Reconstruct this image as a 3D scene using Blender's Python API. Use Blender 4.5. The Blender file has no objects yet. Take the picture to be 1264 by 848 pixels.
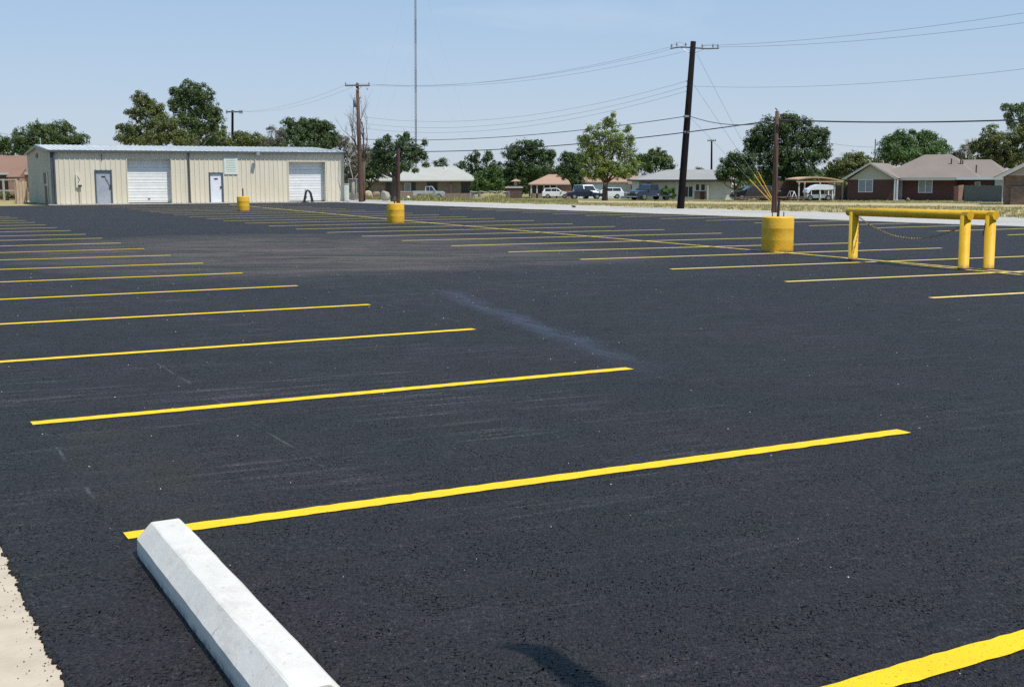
import bpy, math, random
import numpy as np
from mathutils import Vector, Matrix
R = math.radians
sc = bpy.context.scene
COL = sc.collection
# ------------------------------------------------------------------ camera (metres; photo grid 1264 x 848)
F = 1519.85; PITCH = 0.13207; H = 1.459; ROLL = -0.00265
cp, sp = math.cos(PITCH), math.sin(PITCH)
FW = Vector((0, cp, -sp)); UP0 = Vector((0, sp, cp)); RT0 = Vector((1, 0, 0))
RT = RT0*math.cos(ROLL) + UP0*math.sin(ROLL)
UP = -RT0*math.sin(ROLL) + UP0*math.cos(ROLL)
cd = bpy.data.cameras.new('camera'); cam = bpy.data.objects.new('camera', cd); COL.objects.link(cam)
cam.matrix_world = Matrix(((RT.x, UP.x, -FW.x, 0), (RT.y, UP.y, -FW.y, 0), (RT.z, UP.z, -FW.z, H), (0, 0, 0, 1)))
cd.sensor_width = 36; cd.lens = 36*F/1264; cd.clip_start = .05; cd.clip_end = 5000
sc.camera = cam

def ray(px, py): return FW + RT*((px-632)/F) - UP*((py-424)/F)
def P3(px, py, Y):
    d = ray(px, py); return Vector((0, 0, H)) + d*(Y/d.y)
def flat(px, py, z=0.0):
    d = ray(px, py); return Vector((0, 0, H)) + d*((z-H)/d.z)
A0 = -0.4825                                       # direction of the parking rows
U = Vector((math.sin(A0), math.cos(A0), 0)); V = Vector((math.cos(A0), -math.sin(A0), 0))
def uv(u, v, z=0.0): return U*u + V*v + Vector((0, 0, z))
def WK(x, y):                                      # metres beyond the far edge of the lot
    u = x*U.x + y*U.y; v = x*V.x + y*V.y
    return v - (31.8 - .0609*(u-20))
def sm(t): t = min(max(t, 0), 1); return t*t*(3-2*t)
def T(x, y): return -.0105*min(max(y-60, 0), 135)*sm((WK(x, y)-2)/24)
def at(px, Y, dz=0.0):
    z = 0
    for _ in range(4):
        x = (px-632)/F*(Y*cp - (z-H)*sp); z = T(x, Y)
    return Vector((x, Y, z+dz))
def mpp(Y): return Y*cp/F
def zat(px, py, Y): return P3(px, py, Y).z

# ------------------------------------------------------------------ materials
def ramp(nt, src, stops):
    r = nt.nodes.new('ShaderNodeValToRGB'); nt.links.new(src, r.inputs[0])
    el = r.color_ramp.elements
    while len(el) < len(stops): el.new(.5)
    for e, (p, c) in zip(el, stops):
        e.position = p; e.color = (c, c, c, 1) if not isinstance(c, tuple) else (*c, 1)
    return r.outputs[0]
def noise(nt, vec, scale, detail=4, rough=.6, dist=0):
    n = nt.nodes.new('ShaderNodeTexNoise'); n.inputs['Scale'].default_value = scale; n.inputs['Detail'].default_value = detail
    n.inputs['Roughness'].default_value = rough; n.inputs['Distortion'].default_value = dist
    if vec is not None: nt.links.new(vec, n.inputs['Vector'])
    return n.outputs[0]
def math_(nt, op, a, b=None, c=None, clamp=False):
    m = nt.nodes.new('ShaderNodeMath'); m.operation = op; m.use_clamp = clamp
    for i, x in enumerate((a, b, c)):
        if x is None: continue
        if isinstance(x, (int, float)): m.inputs[i].default_value = x
        else: nt.links.new(x, m.inputs[i])
    return m.outputs[0]
def mixc(nt, fac, a, b):
    m = nt.nodes.new('ShaderNodeMix'); m.data_type = 'RGBA'
    for s, x in ((0, fac), (6, a), (7, b)):
        if isinstance(x, tuple): m.inputs[s].default_value = (*x, 1)
        elif isinstance(x, (int, float)): m.inputs[s].default_value = x
        else: nt.links.new(x, m.inputs[s])
    return m.outputs[2]
def newmat(name):
    m = bpy.data.materials.new(name); m.use_nodes = True; nt = m.node_tree
    return m, nt, nt.nodes['Principled BSDF']
def objvec(nt, world=False):
    if world: return nt.nodes.new('ShaderNodeNewGeometry').outputs['Position']
    return nt.nodes.new('ShaderNodeTexCoord').outputs['Object']
def scaled(nt, vec, s, ang=0.0):
    if ang:
        r = nt.nodes.new('ShaderNodeVectorRotate'); r.rotation_type = 'Z_AXIS'; r.inputs['Angle'].default_value = ang
        nt.links.new(vec, r.inputs[0]); vec = r.outputs[0]
    m = nt.nodes.new('ShaderNodeVectorMath'); m.operation = 'MULTIPLY'; m.inputs[1].default_value = s
    nt.links.new(vec, m.inputs[0]); return m.outputs[0]
def bump(nt, b, src, strength, dist):
    n = nt.nodes.new('ShaderNodeBump'); n.inputs['Strength'].default_value = strength; n.inputs['Distance'].default_value = dist
    nt.links.new(src, n.inputs['Height']); nt.links.new(n.outputs[0], b.inputs['Normal'])
def basic(name, c1, c2=None, scale=3, rough=.6, metal=0, stretch=(1, 1, 1), bmp=0, bscale=40, lo=.35, hi=.65, spec=None):
    m, nt, b = newmat(name); c2 = c2 or tuple(x*.8 for x in c1)
    v = scaled(nt, objvec(nt), stretch)
    n = noise(nt, v, scale, 6, .65)
    nt.links.new(ramp(nt, n, [(lo, c1), (hi, c2)]), b.inputs['Base Color'])
    b.inputs['Roughness'].default_value = rough; b.inputs['Metallic'].default_value = metal
    if spec is not None: b.inputs['Specular IOR Level'].default_value = spec
    if bmp: bump(nt, b, noise(nt, v, bscale, 5), bmp, .01)
    return m
M = {}
M['yellow_conc'] = basic('yellow_painted_concrete', (.72, .41, .012), (.66, .355, .009), 5, .6, bmp=.5, bscale=25)
M['yellow_steel'] = basic('yellow_painted_steel', (.66, .39, .008), (.56, .31, .007), 6, .55, bmp=.25, bscale=30, spec=.3)
def chipped(m, z0, z1):
    nt = m.node_tree; b = nt.nodes['Principled BSDF']; src = b.inputs['Base Color'].links[0].from_socket; v = objvec(nt)
    ch = ramp(nt, noise(nt, v, 13, 6, .75), [(.66, 0.), (.69, .9)]); c = mixc(nt, ch, src, (.10, .05, .025))
    fade = ramp(nt, noise(nt, scaled(nt, v, (1, 1, .35)), 3.5, 5, .7), [(.45, 0.), (.70, .40)]); c = mixc(nt, fade, c, (.62, .46, .10))
    sz = nt.nodes.new('ShaderNodeSeparateXYZ'); nt.links.new(v, sz.inputs[0])
    low = math_(nt, 'MULTIPLY', ramp(nt, sz.outputs[2], [(z0, 1.), (z1, 0.)]), ramp(nt, noise(nt, v, 16, 5, .7), [(.38, .15), (.60, .95)]))
    nt.links.new(mixc(nt, low, c, (.085, .055, .03)), b.inputs['Base Color'])
chipped(M['yellow_steel'], .01, .10); chipped(M['yellow_conc'], .005, .06)
M['rust'] = basic('rusty_steel', (.10, .045, .03), (.05, .025, .02), 8, .8, bmp=.3)
M['black_steel'] = basic('black_steel', (.02, .02, .022), (.035, .03, .03), 8, .6)
M['galv'] = basic('galvanised_steel', (.42, .43, .45), (.32, .33, .35), 6, .45, .6)
M['darkmetal'] = basic('dark_trim_metal', (.07, .08, .09), (.05, .06, .07), 3, .5, .2)
M['white_metal'] = basic('white_painted_metal', (.74, .76, .78), (.66, .68, .70), 2, .4)
M['door_grey'] = basic('worn_grey_door_paint', (.34, .37, .43), (.27, .30, .36), 2.2, .5, stretch=(1, 1, .6))
M['door_white'] = basic('white_door_paint', (.70, .74, .82), (.62, .66, .74), 2, .45)
M['creosote'] = basic('dark_creosote_wood', (.007, .006, .007), (.015, .012, .013), 3, .95, stretch=(6, 6, .5), bmp=.4, spec=.12)
M['brownpole'] = basic('weathered_brown_wood', (.115, .058, .036), (.06, .032, .024), 3, .85, stretch=(6, 6, .5), bmp=.4)
M['greywood'] = basic('grey_weathered_wood', (.165, .155, .14), (.10, .095, .088), 5, .85, stretch=(6, 6, .6), bmp=.3)
M['tanwood'] = basic('tan_weathered_wood', (.54, .42, .30), (.36, .27, .19), 4, .85, stretch=(5, 5, .6))
M['palewood'] = basic('pale_wood_rail', (.45, .41, .36), (.32, .28, .24), 4, .8)
M['wire'] = basic('wire_aluminium', (.16, .17, .19), (.12, .13, .14), 3, .6, .3)
M['cable'] = basic('black_cable', (.015, .015, .018), (.02, .02, .022), 3, .6)
M['insul'] = basic('ceramic_insulator', (.30, .30, .32), (.2, .2, .22), 5, .3)
M['transformer'] = basic('transformer_paint', (.16, .19, .23), (.12, .14, .18), 5, .5)
M['glass'] = basic('dark_window_glass', (.018, .02, .024), (.03, .034, .04), 2, .12)
M['blindglass'] = basic('window_with_blinds', (.30, .32, .34), (.16, .17, .19), 6, .2, stretch=(.3, .3, 4))
M['rubber'] = basic('tyre_rubber', (.015, .015, .015), (.025, .025, .025), 10, .85)
M['chrome'] = basic('wheel_alloy', (.5, .5, .52), (.35, .35, .37), 8, .3, .8)
M['carwhite'] = basic('white_car_paint', (.76, .78, .80), (.72, .74, .76), 1, .25)
M['carnavy'] = basic('navy_car_paint', (.012, .018, .035), (.015, .022, .045), 1, .22)
M['carblue'] = basic('dark_blue_truck_paint', (.03, .045, .085), (.04, .055, .10), 1, .28)
M['carsilver'] = basic('silver_truck_paint', (.42, .44, .46), (.36, .38, .40), 1, .3, .3)
M['lampglass'] = basic('lamp_lens', (.6, .58, .52), (.5, .48, .44), 4, .15)
M['redlens'] = basic('red_lamp_lens', (.35, .02, .015), (.25, .015, .01), 4, .2)
M['stone'] = basic('pale_boulder', (.42, .40, .36), (.26, .25, .22), 4, .9, bmp=.6, bscale=6)
M['signgreen'] = basic('sign_ink', (.10, .22, .17), (.14, .26, .20), 3, .7)
M['signwhite'] = basic('sign_board', (.62, .68, .63), (.56, .62, .58), 3, .5)
M['soffit'] = basic('painted_fascia', (.50, .49, .46), (.42, .41, .38), 3, .6)
M['whitewall'] = basic('white_rendered_wall', (.62, .62, .60), (.54, .54, .52), 1.2, .8)
M['creamwall'] = basic('cream_sheet_wall', (.62, .58, .47), (.54, .50, .40), 1.2, .6)
M['tanwall'] = basic('tan_brick_wall', (.26, .20, .15), (.19, .145, .11), 2.5, .85)
M['pinkwall'] = basic('pinkish_brick_wall', (.34, .20, .15), (.26, .15, .11), 2.5, .85)
M['browndark'] = basic('brown_stone_wall', (.12, .075, .06), (.08, .05, .04), 2.5, .85)
M['gable'] = basic('gable_siding', (.48, .45, .38), (.43, .40, .34), 3, .7, stretch=(.3, .3, 6))
M['greysiding'] = basic('grey_gable_siding', (.36, .36, .37), (.31, .31, .32), 3, .7, stretch=(.3, .3, 6))
M['hose'] = basic('black_hose', (.012, .012, .012), (.02, .02, .02), 10, .6)
M['whiteplastic'] = basic('white_plastic', (.7, .72, .68), (.6, .62, .58), 4, .5)
def brick(name, c1, c2, mortar, s=4.0):
    m, nt, b = newmat(name)
    t = nt.nodes.new('ShaderNodeTexBrick'); v = objvec(nt)
    c = nt.nodes.new('ShaderNodeCombineXYZ'); sx = nt.nodes.new('ShaderNodeSeparateXYZ'); nt.links.new(v, sx.inputs[0])
    nt.links.new(math_(nt, 'ADD', sx.outputs[0], sx.outputs[1]), c.inputs[0]); nt.links.new(sx.outputs[2], c.inputs[1])
    nt.links.new(c.outputs[0], t.inputs['Vector'])
    t.inputs['Scale'].default_value = 1; t.inputs['Brick Width'].default_value = .25; t.inputs['Row Height'].default_value = .085
    t.inputs['Mortar Size'].default_value = .006; t.inputs['Bias'].default_value = -.1
    t.inputs['Color1'].default_value = (*c1, 1); t.inputs['Color2'].default_value = (*c2, 1); t.inputs['Mortar'].default_value = (*mortar, 1)
    n = noise(nt, v, .9, 5)
    nt.links.new(mixc(nt, math_(nt, 'MULTIPLY', n, .35), t.outputs[0], tuple(x*.6 for x in c1)), b.inputs['Base Color'])
    b.inputs['Roughness'].default_value = .88; return m
M['redbrick'] = brick('red_brick', (.112, .042, .034), (.082, .030, .027), (.12, .075, .065))
M['tanbrick'] = brick('mixed_tan_brick', (.20, .135, .10), (.10, .068, .052), (.17, .14, .115))
def shingle(name, c1, c2):
    m, nt, b = newmat(name); v = objvec(nt)
    n = noise(nt, v, .6, 5); n2 = noise(nt, scaled(nt, v, (1, 1, 1)), 9, 3)
    w = nt.nodes.new('ShaderNodeTexWave'); w.bands_direction = 'Y'; w.inputs['Scale'].default_value = 2.6; w.inputs['Distortion'].default_value = .6
    nt.links.new(v, w.inputs['Vector'])
    f = math_(nt, 'ADD', math_(nt, 'MULTIPLY', n, .6), math_(nt, 'MULTIPLY', n2, .4))
    col = ramp(nt, f, [(.3, c1), (.7, c2)])
    nt.links.new(mixc(nt, math_(nt, 'MULTIPLY', w.outputs[1], .18), col, tuple(x*.6 for x in c1)), b.inputs['Base Color'])
    b.inputs['Roughness'].default_value = .9; return m
M['roofgrey'] = shingle('grey_shingle', (.30, .30, .29), (.24, .24, .235))
M['roofwhite'] = shingle('pale_grey_shingle', (.40, .40, .36), (.33, .33, .295))
M['rooftaupe'] = shingle('taupe_shingle', (.24, .195, .165), (.18, .15, .13))
M['rooforange'] = shingle('orange_tan_shingle', (.39, .25, .17), (.32, .20, .135))
M['roofbrown'] = shingle('brown_shingle', (.25, .145, .10), (.19, .105, .075))
M['rooftan'] = shingle('tan_carport_roof', (.56, .38, .25), (.46, .31, .20))
M['concrete'] = basic('wheel_stop_concrete', (.65, .615, .555), (.55, .525, .475), 4, .85, bmp=.22, bscale=28)
def add_pits(m):
    nt = m.node_tree; b = nt.nodes['Principled BSDF']; src = b.inputs['Base Color'].links[0].from_socket; v = objvec(nt)
    n = noise(nt, v, 34, 3, .5); p = ramp(nt, n, [(.685, 0.), (.71, 1.)])
    n2 = noise(nt, v, 130, 2, .5)
    c = mixc(nt, math_(nt, 'MULTIPLY', p, .45), src, (.22, .22, .21))
    c = mixc(nt, ramp(nt, n2, [(.35, .18), (.6, 0.)]), c, (.30, .30, .30))
    sz = nt.nodes.new('ShaderNodeSeparateXYZ'); nt.links.new(v, sz.inputs[0])
    low = math_(nt, 'MULTIPLY', ramp(nt, sz.outputs[2], [(.004, 1.), (.035, 0.)]), ramp(nt, noise(nt, v, 14, 5, .7), [(.4, .1), (.6, .9)]))
    c = mixc(nt, low, c, (.12, .11, .10))
    c = mixc(nt, ramp(nt, noise(nt, scaled(nt, v, (1, .35, 1)), 7, 7, .75), [(.56, 0.), (.70, .4)]), c, (.30, .285, .26))
    st = ramp(nt, noise(nt, v, 2.2, 6, .7), [(.52, 0.), (.62, .35)])
    nt.links.new(mixc(nt, st, c, (.60, .60, .57)), b.inputs['Base Color'])
add_pits(M['concrete'])
# siding of the metal building: cream, with faint weathering streaks
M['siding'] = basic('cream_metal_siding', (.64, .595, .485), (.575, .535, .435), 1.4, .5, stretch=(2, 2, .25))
M['siding_shaded'] = basic('cream_metal_siding_shaded', (.42, .415, .35), (.37, .365, .31), 1.4, .5, stretch=(2, 2, .25))  # same cream siding, with the end wall's shade darkened into its colour
M['metalroof'] = basic('pale_blue_metal_roof', (.58, .59, .57), (.42, .45, .46), .8, .6, 0, stretch=(3, .4, 1))
M['trimblue'] = basic('slate_trim', (.085, .11, .135), (.07, .09, .11), 2, .45, .2)

def asphalt():
    m, nt, b = newmat('sealed_asphalt'); P = objvec(nt, True)
    r = nt.nodes.new('ShaderNodeVectorRotate'); r.rotation_type = 'Z_AXIS'; r.inputs['Angle'].default_value = A0
    nt.links.new(P, r.inputs[0]); UVp = r.outputs[0]            # x = v, y = u
    s = nt.nodes.new('ShaderNodeSeparateXYZ'); nt.links.new(UVp, s.inputs[0]); v_, u_ = s.outputs[0], s.outputs[1]
    g1 = noise(nt, P, 95, 6, .75); g2 = noise(nt, P, 38, 3, .6, 1.5); big = noise(nt, P, .33, 5, .6); mid = noise(nt, P, 2.2, 5, .65)
    grain = math_(nt, 'ADD', math_(nt, 'MULTIPLY', g1, .7), math_(nt, 'MULTIPLY', g2, .3))
    gp = noise(nt, P, 34, 3, .62, .8)
    col = ramp(nt, grain, [(.38, (.0062, .0046, .0044)), (.49, (.0225, .0163, .0154)), (.60, (.058, .0445, .042))])
    col = mixc(nt, ramp(nt, gp, [(.37, 1.), (.43, 0.)]), col, (.003, .003, .0035))
    col = mixc(nt, ramp(nt, gp, [(.58, 0.), (.68, .7)]), col, (.085, .080, .078))
    col = mixc(nt, ramp(nt, big, [(.40, 0.), (.64, .5)]), col, (.014, .0135, .0145))
    col = mixc(nt, ramp(nt, mid, [(.45, 0.), (.75, .35)]), col, (.034, .033, .037))
    # short open pits between the stones in two directions, and a few pale stones
    clus = noise(nt, P, 4.5, 3, .6)
    def pits(ang, sc_, lo, hi):
        return ramp(nt, noise(nt, scaled(nt, P, sc_, ang), 1.0, 1, .4, .5), [(lo, 1.), (hi, 0.)])
    pa = math_(nt, 'MAXIMUM', pits(A0+.35, (46, 115, 40), .325, .375), pits(A0-1.0, (44, 120, 40), .325, .375))
    pitm = math_(nt, 'MULTIPLY', pa, ramp(nt, clus, [(.36, .35), (.58, 1.)]))
    fl = noise(nt, scaled(nt, P, (1, 1, 1), .4), 105, 1, .4)
    fleck = math_(nt, 'MULTIPLY', ramp(nt, fl, [(.66, 0.), (.72, 1.)]), ramp(nt, noise(nt, P, 3.1, 3), [(.42, .25), (.62, 1.)]))
    col = mixc(nt, math_(nt, 'MULTIPLY', pitm, .93), col, (.002, .002, .002)); col = mixc(nt, math_(nt, 'MULTIPLY', fleck, .6), col, (.15, .142, .138))
    def blob(u0, v0, ru, rv):
        a = math_(nt, 'DIVIDE', math_(nt, 'SUBTRACT', u_, u0), ru); c = math_(nt, 'DIVIDE', math_(nt, 'SUBTRACT', v_, v0), rv)
        d = math_(nt, 'ADD', math_(nt, 'MULTIPLY', a, a), math_(nt, 'MULTIPLY', c, c))
        return math_(nt, 'SUBTRACT', 1, d, clamp=True)
    # sweeping scuffs left by tyres and brooms, across the stalls
    sc1 = noise(nt, scaled(nt, UVp, (.5, 6.5, 1), .04), 1.7, 8, .74, .25)
    msk = ramp(nt, noise(nt, P, .45, 3), [(.40, 0.), (.60, 1.)])
    scuff = math_(nt, 'MULTIPLY', ramp(nt, sc1, [(.52, 0.), (.66, 1.)]), msk)
    scuff = math_(nt, 'MULTIPLY', scuff, math_(nt, 'ADD', .36, math_(nt, 'MULTIPLY', math_(nt, 'MAXIMUM', blob(8.2, 3.0, 5, 2.6), blob(22, 7, 10, 7)), .9)))
    spk = ramp(nt, noise(nt, P, 60, 3, .7), [(.50, 0.), (.62, 1.)])
    col = mixc(nt, math_(nt, 'MULTIPLY', scuff, math_(nt, 'ADD', math_(nt, 'MULTIPLY', spk, .85), .12)), col, (.34, .32, .30))
    # dusty brown tracks across the aisle
    tr = noise(nt, scaled(nt, UVp, (.35, 1.6, 1), .35), 1.3, 7, .68, .8)
    k = math_(nt, 'MULTIPLY', math_(nt, 'POWER', blob(24.5, 8.2, 9.5, 6.2), .6), ramp(nt, tr, [(.42, .18), (.58, 1.)]))
    edge = math_(nt, 'ADD', u_, math_(nt, 'MULTIPLY', math_(nt, 'SUBTRACT', noise(nt, P, 1.3, 4), .5), .8))
    k = math_(nt, 'MULTIPLY', k, ramp(nt, math_(nt, 'MULTIPLY', math_(nt, 'SUBTRACT', edge, 17.6), .8), [(0., .12), (1., 1.)]))
    col = mixc(nt, math_(nt, 'MULTIPLY', k, .85), col, (.165, .132, .100))
    col = mixc(nt, math_(nt, 'MULTIPLY', blob(6.3, 1.15, 1.9, .38), math_(nt, 'MULTIPLY', ramp(nt, mid, [(.42, .25), (.62, 1.)]), .6)), col, (.058, .050, .034))
    # bluish wet-looking streak
    d = math_(nt, 'SUBTRACT', v_, math_(nt, 'ADD', 6.62, math_(nt, 'MULTIPLY', math_(nt, 'SUBTRACT', u_, 14.2), .205)))
    wob = math_(nt, 'MULTIPLY', math_(nt, 'SUBTRACT', noise(nt, P, 1.1, 4), .5), .35)
    d = math_(nt, 'ABSOLUTE', math_(nt, 'ADD', d, wob))
    w = math_(nt, 'MULTIPLY', math_(nt, 'SUBTRACT', 1, math_(nt, 'DIVIDE', d, .24), clamp=True), math_(nt, 'MULTIPLY', math_(nt, 'POWER', blob(11.4, 6.0, 4.0, 2.5), .5), ramp(nt, noise(nt, scaled(nt, UVp, (5, .8, 1)), 1.5, 7, .7), [(.38, .15), (.56, 1.)])))
    col = mixc(nt, math_(nt, 'MULTIPLY', w, .75), col, (.080, .100, .155))
    # faint hue drift of the sealer from patch to patch
    hu = noise(nt, P, .55, 4, .6)
    mm = nt.nodes.new('ShaderNodeMix'); mm.data_type = 'RGBA'; mm.blend_type = 'MULTIPLY'; mm.inputs[0].default_value = 1
    nt.links.new(col, mm.inputs[6]); nt.links.new(ramp(nt, hu, [(.36, (1.12, .98, 1.12)), (.50, (1., 1., 1.)), (.64, (.92, 1.06, .92))]), mm.inputs[7]); col = mm.outputs[2]
    # broken pale seams along the rows
    for v0, u0, ru in ((5.42, 14, 5), (2.02, 8.0, 3.2), (.86, 6.3, 1.8), (9.2, 24, 14)):
        dd = math_(nt, 'ABSOLUTE', math_(nt, 'ADD', math_(nt, 'SUBTRACT', v_, v0), math_(nt, 'MULTIPLY', math_(nt, 'SUBTRACT', noise(nt, P, .8, 3), .5), .07)))
        ln = math_(nt, 'SUBTRACT', 1, math_(nt, 'DIVIDE', dd, .014), clamp=True)
        br = ramp(nt, noise(nt, P, 2.6 + v0*.1, 5, .7), [(.50, 0.), (.60, 1.)])
        ln = math_(nt, 'MULTIPLY', math_(nt, 'MULTIPLY', ln, br), math_(nt, 'POWER', blob(u0, v0, ru, 2), .4))
        col = mixc(nt, math_(nt, 'MULTIPLY', ln, .55), col, (.20, .20, .20))
    # tiny pale aggregate showing through
    vo = nt.nodes.new('ShaderNodeTexVoronoi'); vo.inputs['Scale'].default_value = 16; nt.links.new(P, vo.inputs['Vector'])
    sx = nt.nodes.new('ShaderNodeSeparateColor'); nt.links.new(vo.outputs['Color'], sx.inputs[0])
    pk = math_(nt, 'MULTIPLY', math_(nt, 'LESS_THAN', vo.outputs['Distance'], .055), math_(nt, 'GREATER_THAN', sx.outputs[0], .90))
    col = mixc(nt, math_(nt, 'MULTIPLY', pk, .7), col, (.26, .25, .24))
    nt.links.new(col, b.inputs['Base Color'])
    nt.links.new(ramp(nt, mid, [(.3, .56), (.7, .72)]), b.inputs['Roughness'])
    b.inputs['Specular IOR Level'].default_value = .34
    pit = nt.nodes.new('ShaderNodeTexVoronoi'); pit.inputs['Scale'].default_value = 75; pit.distance = 'MINKOWSKI'
    nt.links.new(P, pit.inputs['Vector'])
    hgt = math_(nt, 'ADD', math_(nt, 'MULTIPLY', g1, 1.), math_(nt, 'MULTIPLY', pit.outputs['Distance'], .45))
    hgt = math_(nt, 'ADD', hgt, math_(nt, 'MULTIPLY', gp, 1.1))
    hgt = math_(nt, 'SUBTRACT', hgt, math_(nt, 'MULTIPLY', pitm, .9))
    bump(nt, b, hgt, .9, .014)
    nt.links.new(math_(nt, 'MULTIPLY', math_(nt, 'SUBTRACT', 1, pitm), .36), b.inputs['Specular IOR Level'])
    return m
M['asphalt'] = asphalt()
def paint():
    m, nt, b = newmat('yellow_road_paint'); P = objvec(nt, True)
    g = noise(nt, P, 95, 6, .75); big = noise(nt, P, 3.0, 4)
    col = ramp(nt, big, [(.3, (.80, .545, .010)), (.7, (.72, .475, .010))])
    pk = ramp(nt, g, [(.36, 1.), (.42, 0.)])
    thin = ramp(nt, noise(nt, P, 7, 7, .8), [(.60, 0.), (.72, .5)])
    col = mixc(nt, thin, col, (.40, .27, .03))
    col = mixc(nt, math_(nt, 'MULTIPLY', pk, .8), col, (.10, .08, .02))
    nt.links.new(col, b.inputs['Base Color']); b.inputs['Roughness'].default_value = .6; b.inputs['Specular IOR Level'].default_value = .2
    bump(nt, b, g, .5, .006); return m
M['paint'] = paint()
def agedpaint():
    m, nt, b = newmat('worn_yellow_road_paint'); P = objvec(nt, True)
    g = noise(nt, P, 6, 6, .75); f = ramp(nt, g, [(.46, 0.), (.60, 1.)])
    nt.links.new(mixc(nt, f, (.70, .50, .10), (.30, .22, .07)), b.inputs['Base Color']); b.inputs['Roughness'].default_value = .6; return m
M['oldpaint'] = agedpaint()
def farpaint():
    m, nt, b = newmat('thin_yellow_road_paint'); P = objvec(nt, True)
    g = noise(nt, P, 5, 5, .7)
    nt.links.new(ramp(nt, g, [(.35, (.82, .64, .18)), (.65, (.70, .53, .12))]), b.inputs['Base Color']); b.inputs['Roughness'].default_value = .6; return m
M['farpaint'] = farpaint()
def ground_mat(name, c, sc1=.12, sc2=2.5):
    m, nt, b = newmat(name); P = objvec(nt, True)
    n = math_(nt, 'ADD', math_(nt, 'MULTIPLY', noise(nt, P, sc1, 5, .6), .6), math_(nt, 'MULTIPLY', noise(nt, P, sc2, 7, .75), .4))
    n2 = noise(nt, P, 9, 5, .8)
    col = ramp(nt, n, [(.38, c[0]), (.50, c[1]), (.62, c[2])])
    nt.links.new(mixc(nt, ramp(nt, n2, [(.42, .45), (.6, 0.)]), col, tuple(x*.55 for x in c[1])), b.inputs['Base Color'])
    b.inputs['Roughness'].default_value = .95; b.inputs['Specular IOR Level'].default_value = .15
    bump(nt, b, n2, .8, .06); return m
M['grass'] = ground_mat('dry_lawn', ((.27, .25, .10), (.40, .34, .16), (.50, .41, .21)), .11)
M['lawn'] = ground_mat('green_lawn', ((.15, .17, .055), (.23, .22, .08), (.32, .28, .12)), .1)
M['dirt'] = ground_mat('dry_grass_track', ((.40, .32, .19), (.47, .38, .22), (.40, .34, .18)), .15)
M['gravel'] = ground_mat('caliche_gravel', ((.42, .40, .37), (.50, .48, .44), (.38, .36, .33)), .3, 5)
M['sidewalk'] = basic('tan_concrete', (.50, .42, .32), (.42, .35, .265), 7, .9, bmp=.35, bscale=60)
def leafmat(name, c1, c2, tr=.25):
    m, nt, b = newmat(name)
    a = nt.nodes.new('ShaderNodeAttribute'); a.attribute_name = 'tint'
    col = ramp(nt, a.outputs['Fac'], [(0., c1), (1., c2)])
    nt.links.new(col, b.inputs['Base Color']); b.inputs['Roughness'].default_value = .55; b.inputs['Specular IOR Level'].default_value = .3
    t = nt.nodes.new('ShaderNodeBsdfTranslucent'); nt.links.new(col, t.inputs[0])
    mx = nt.nodes.new('ShaderNodeMixShader'); mx.inputs[0].default_value = tr
    nt.links.new(b.outputs[0], mx.inputs[1]); nt.links.new(t.outputs[0], mx.inputs[2])
    nt.links.new(mx.outputs[0], nt.nodes['Material Output'].inputs[0]); return m
LEAF = {
 'dark': leafmat('leaf_dark_green', (.030, .062, .020), (.092, .142, .044), .32),
 'mid': leafmat('leaf_mid_green', (.045, .080, .024), (.125, .170, .050), .3),
 'olive': leafmat('leaf_olive', (.065, .092, .026), (.185, .205, .058), .3),
 'yellow': leafmat('leaf_yellow_green', (.085, .140, .026), (.31, .36, .070), .38),
 'grey': leafmat('leaf_grey_brown', (.095, .090, .058), (.19, .175, .115), .3),
 'weed': leafmat('weed_blades', (.14, .18, .045), (.42, .38, .17)),
 'strawgrass': leafmat('straw_grass_blades', (.30, .27, .12), (.50, .42, .22)),
 'bright': leafmat('leaf_bright_green', (.045, .095, .024), (.115, .190, .046), .3)}
M['bark'] = basic('bark', (.10, .075, .055), (.055, .04, .03), 4, .9, stretch=(4, 4, .6), bmp=.5, bscale=12)
M['barkpale'] = basic('pale_bark', (.36, .32, .27), (.22, .19, .16), 4, .9, stretch=(4, 4, .6))

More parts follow.
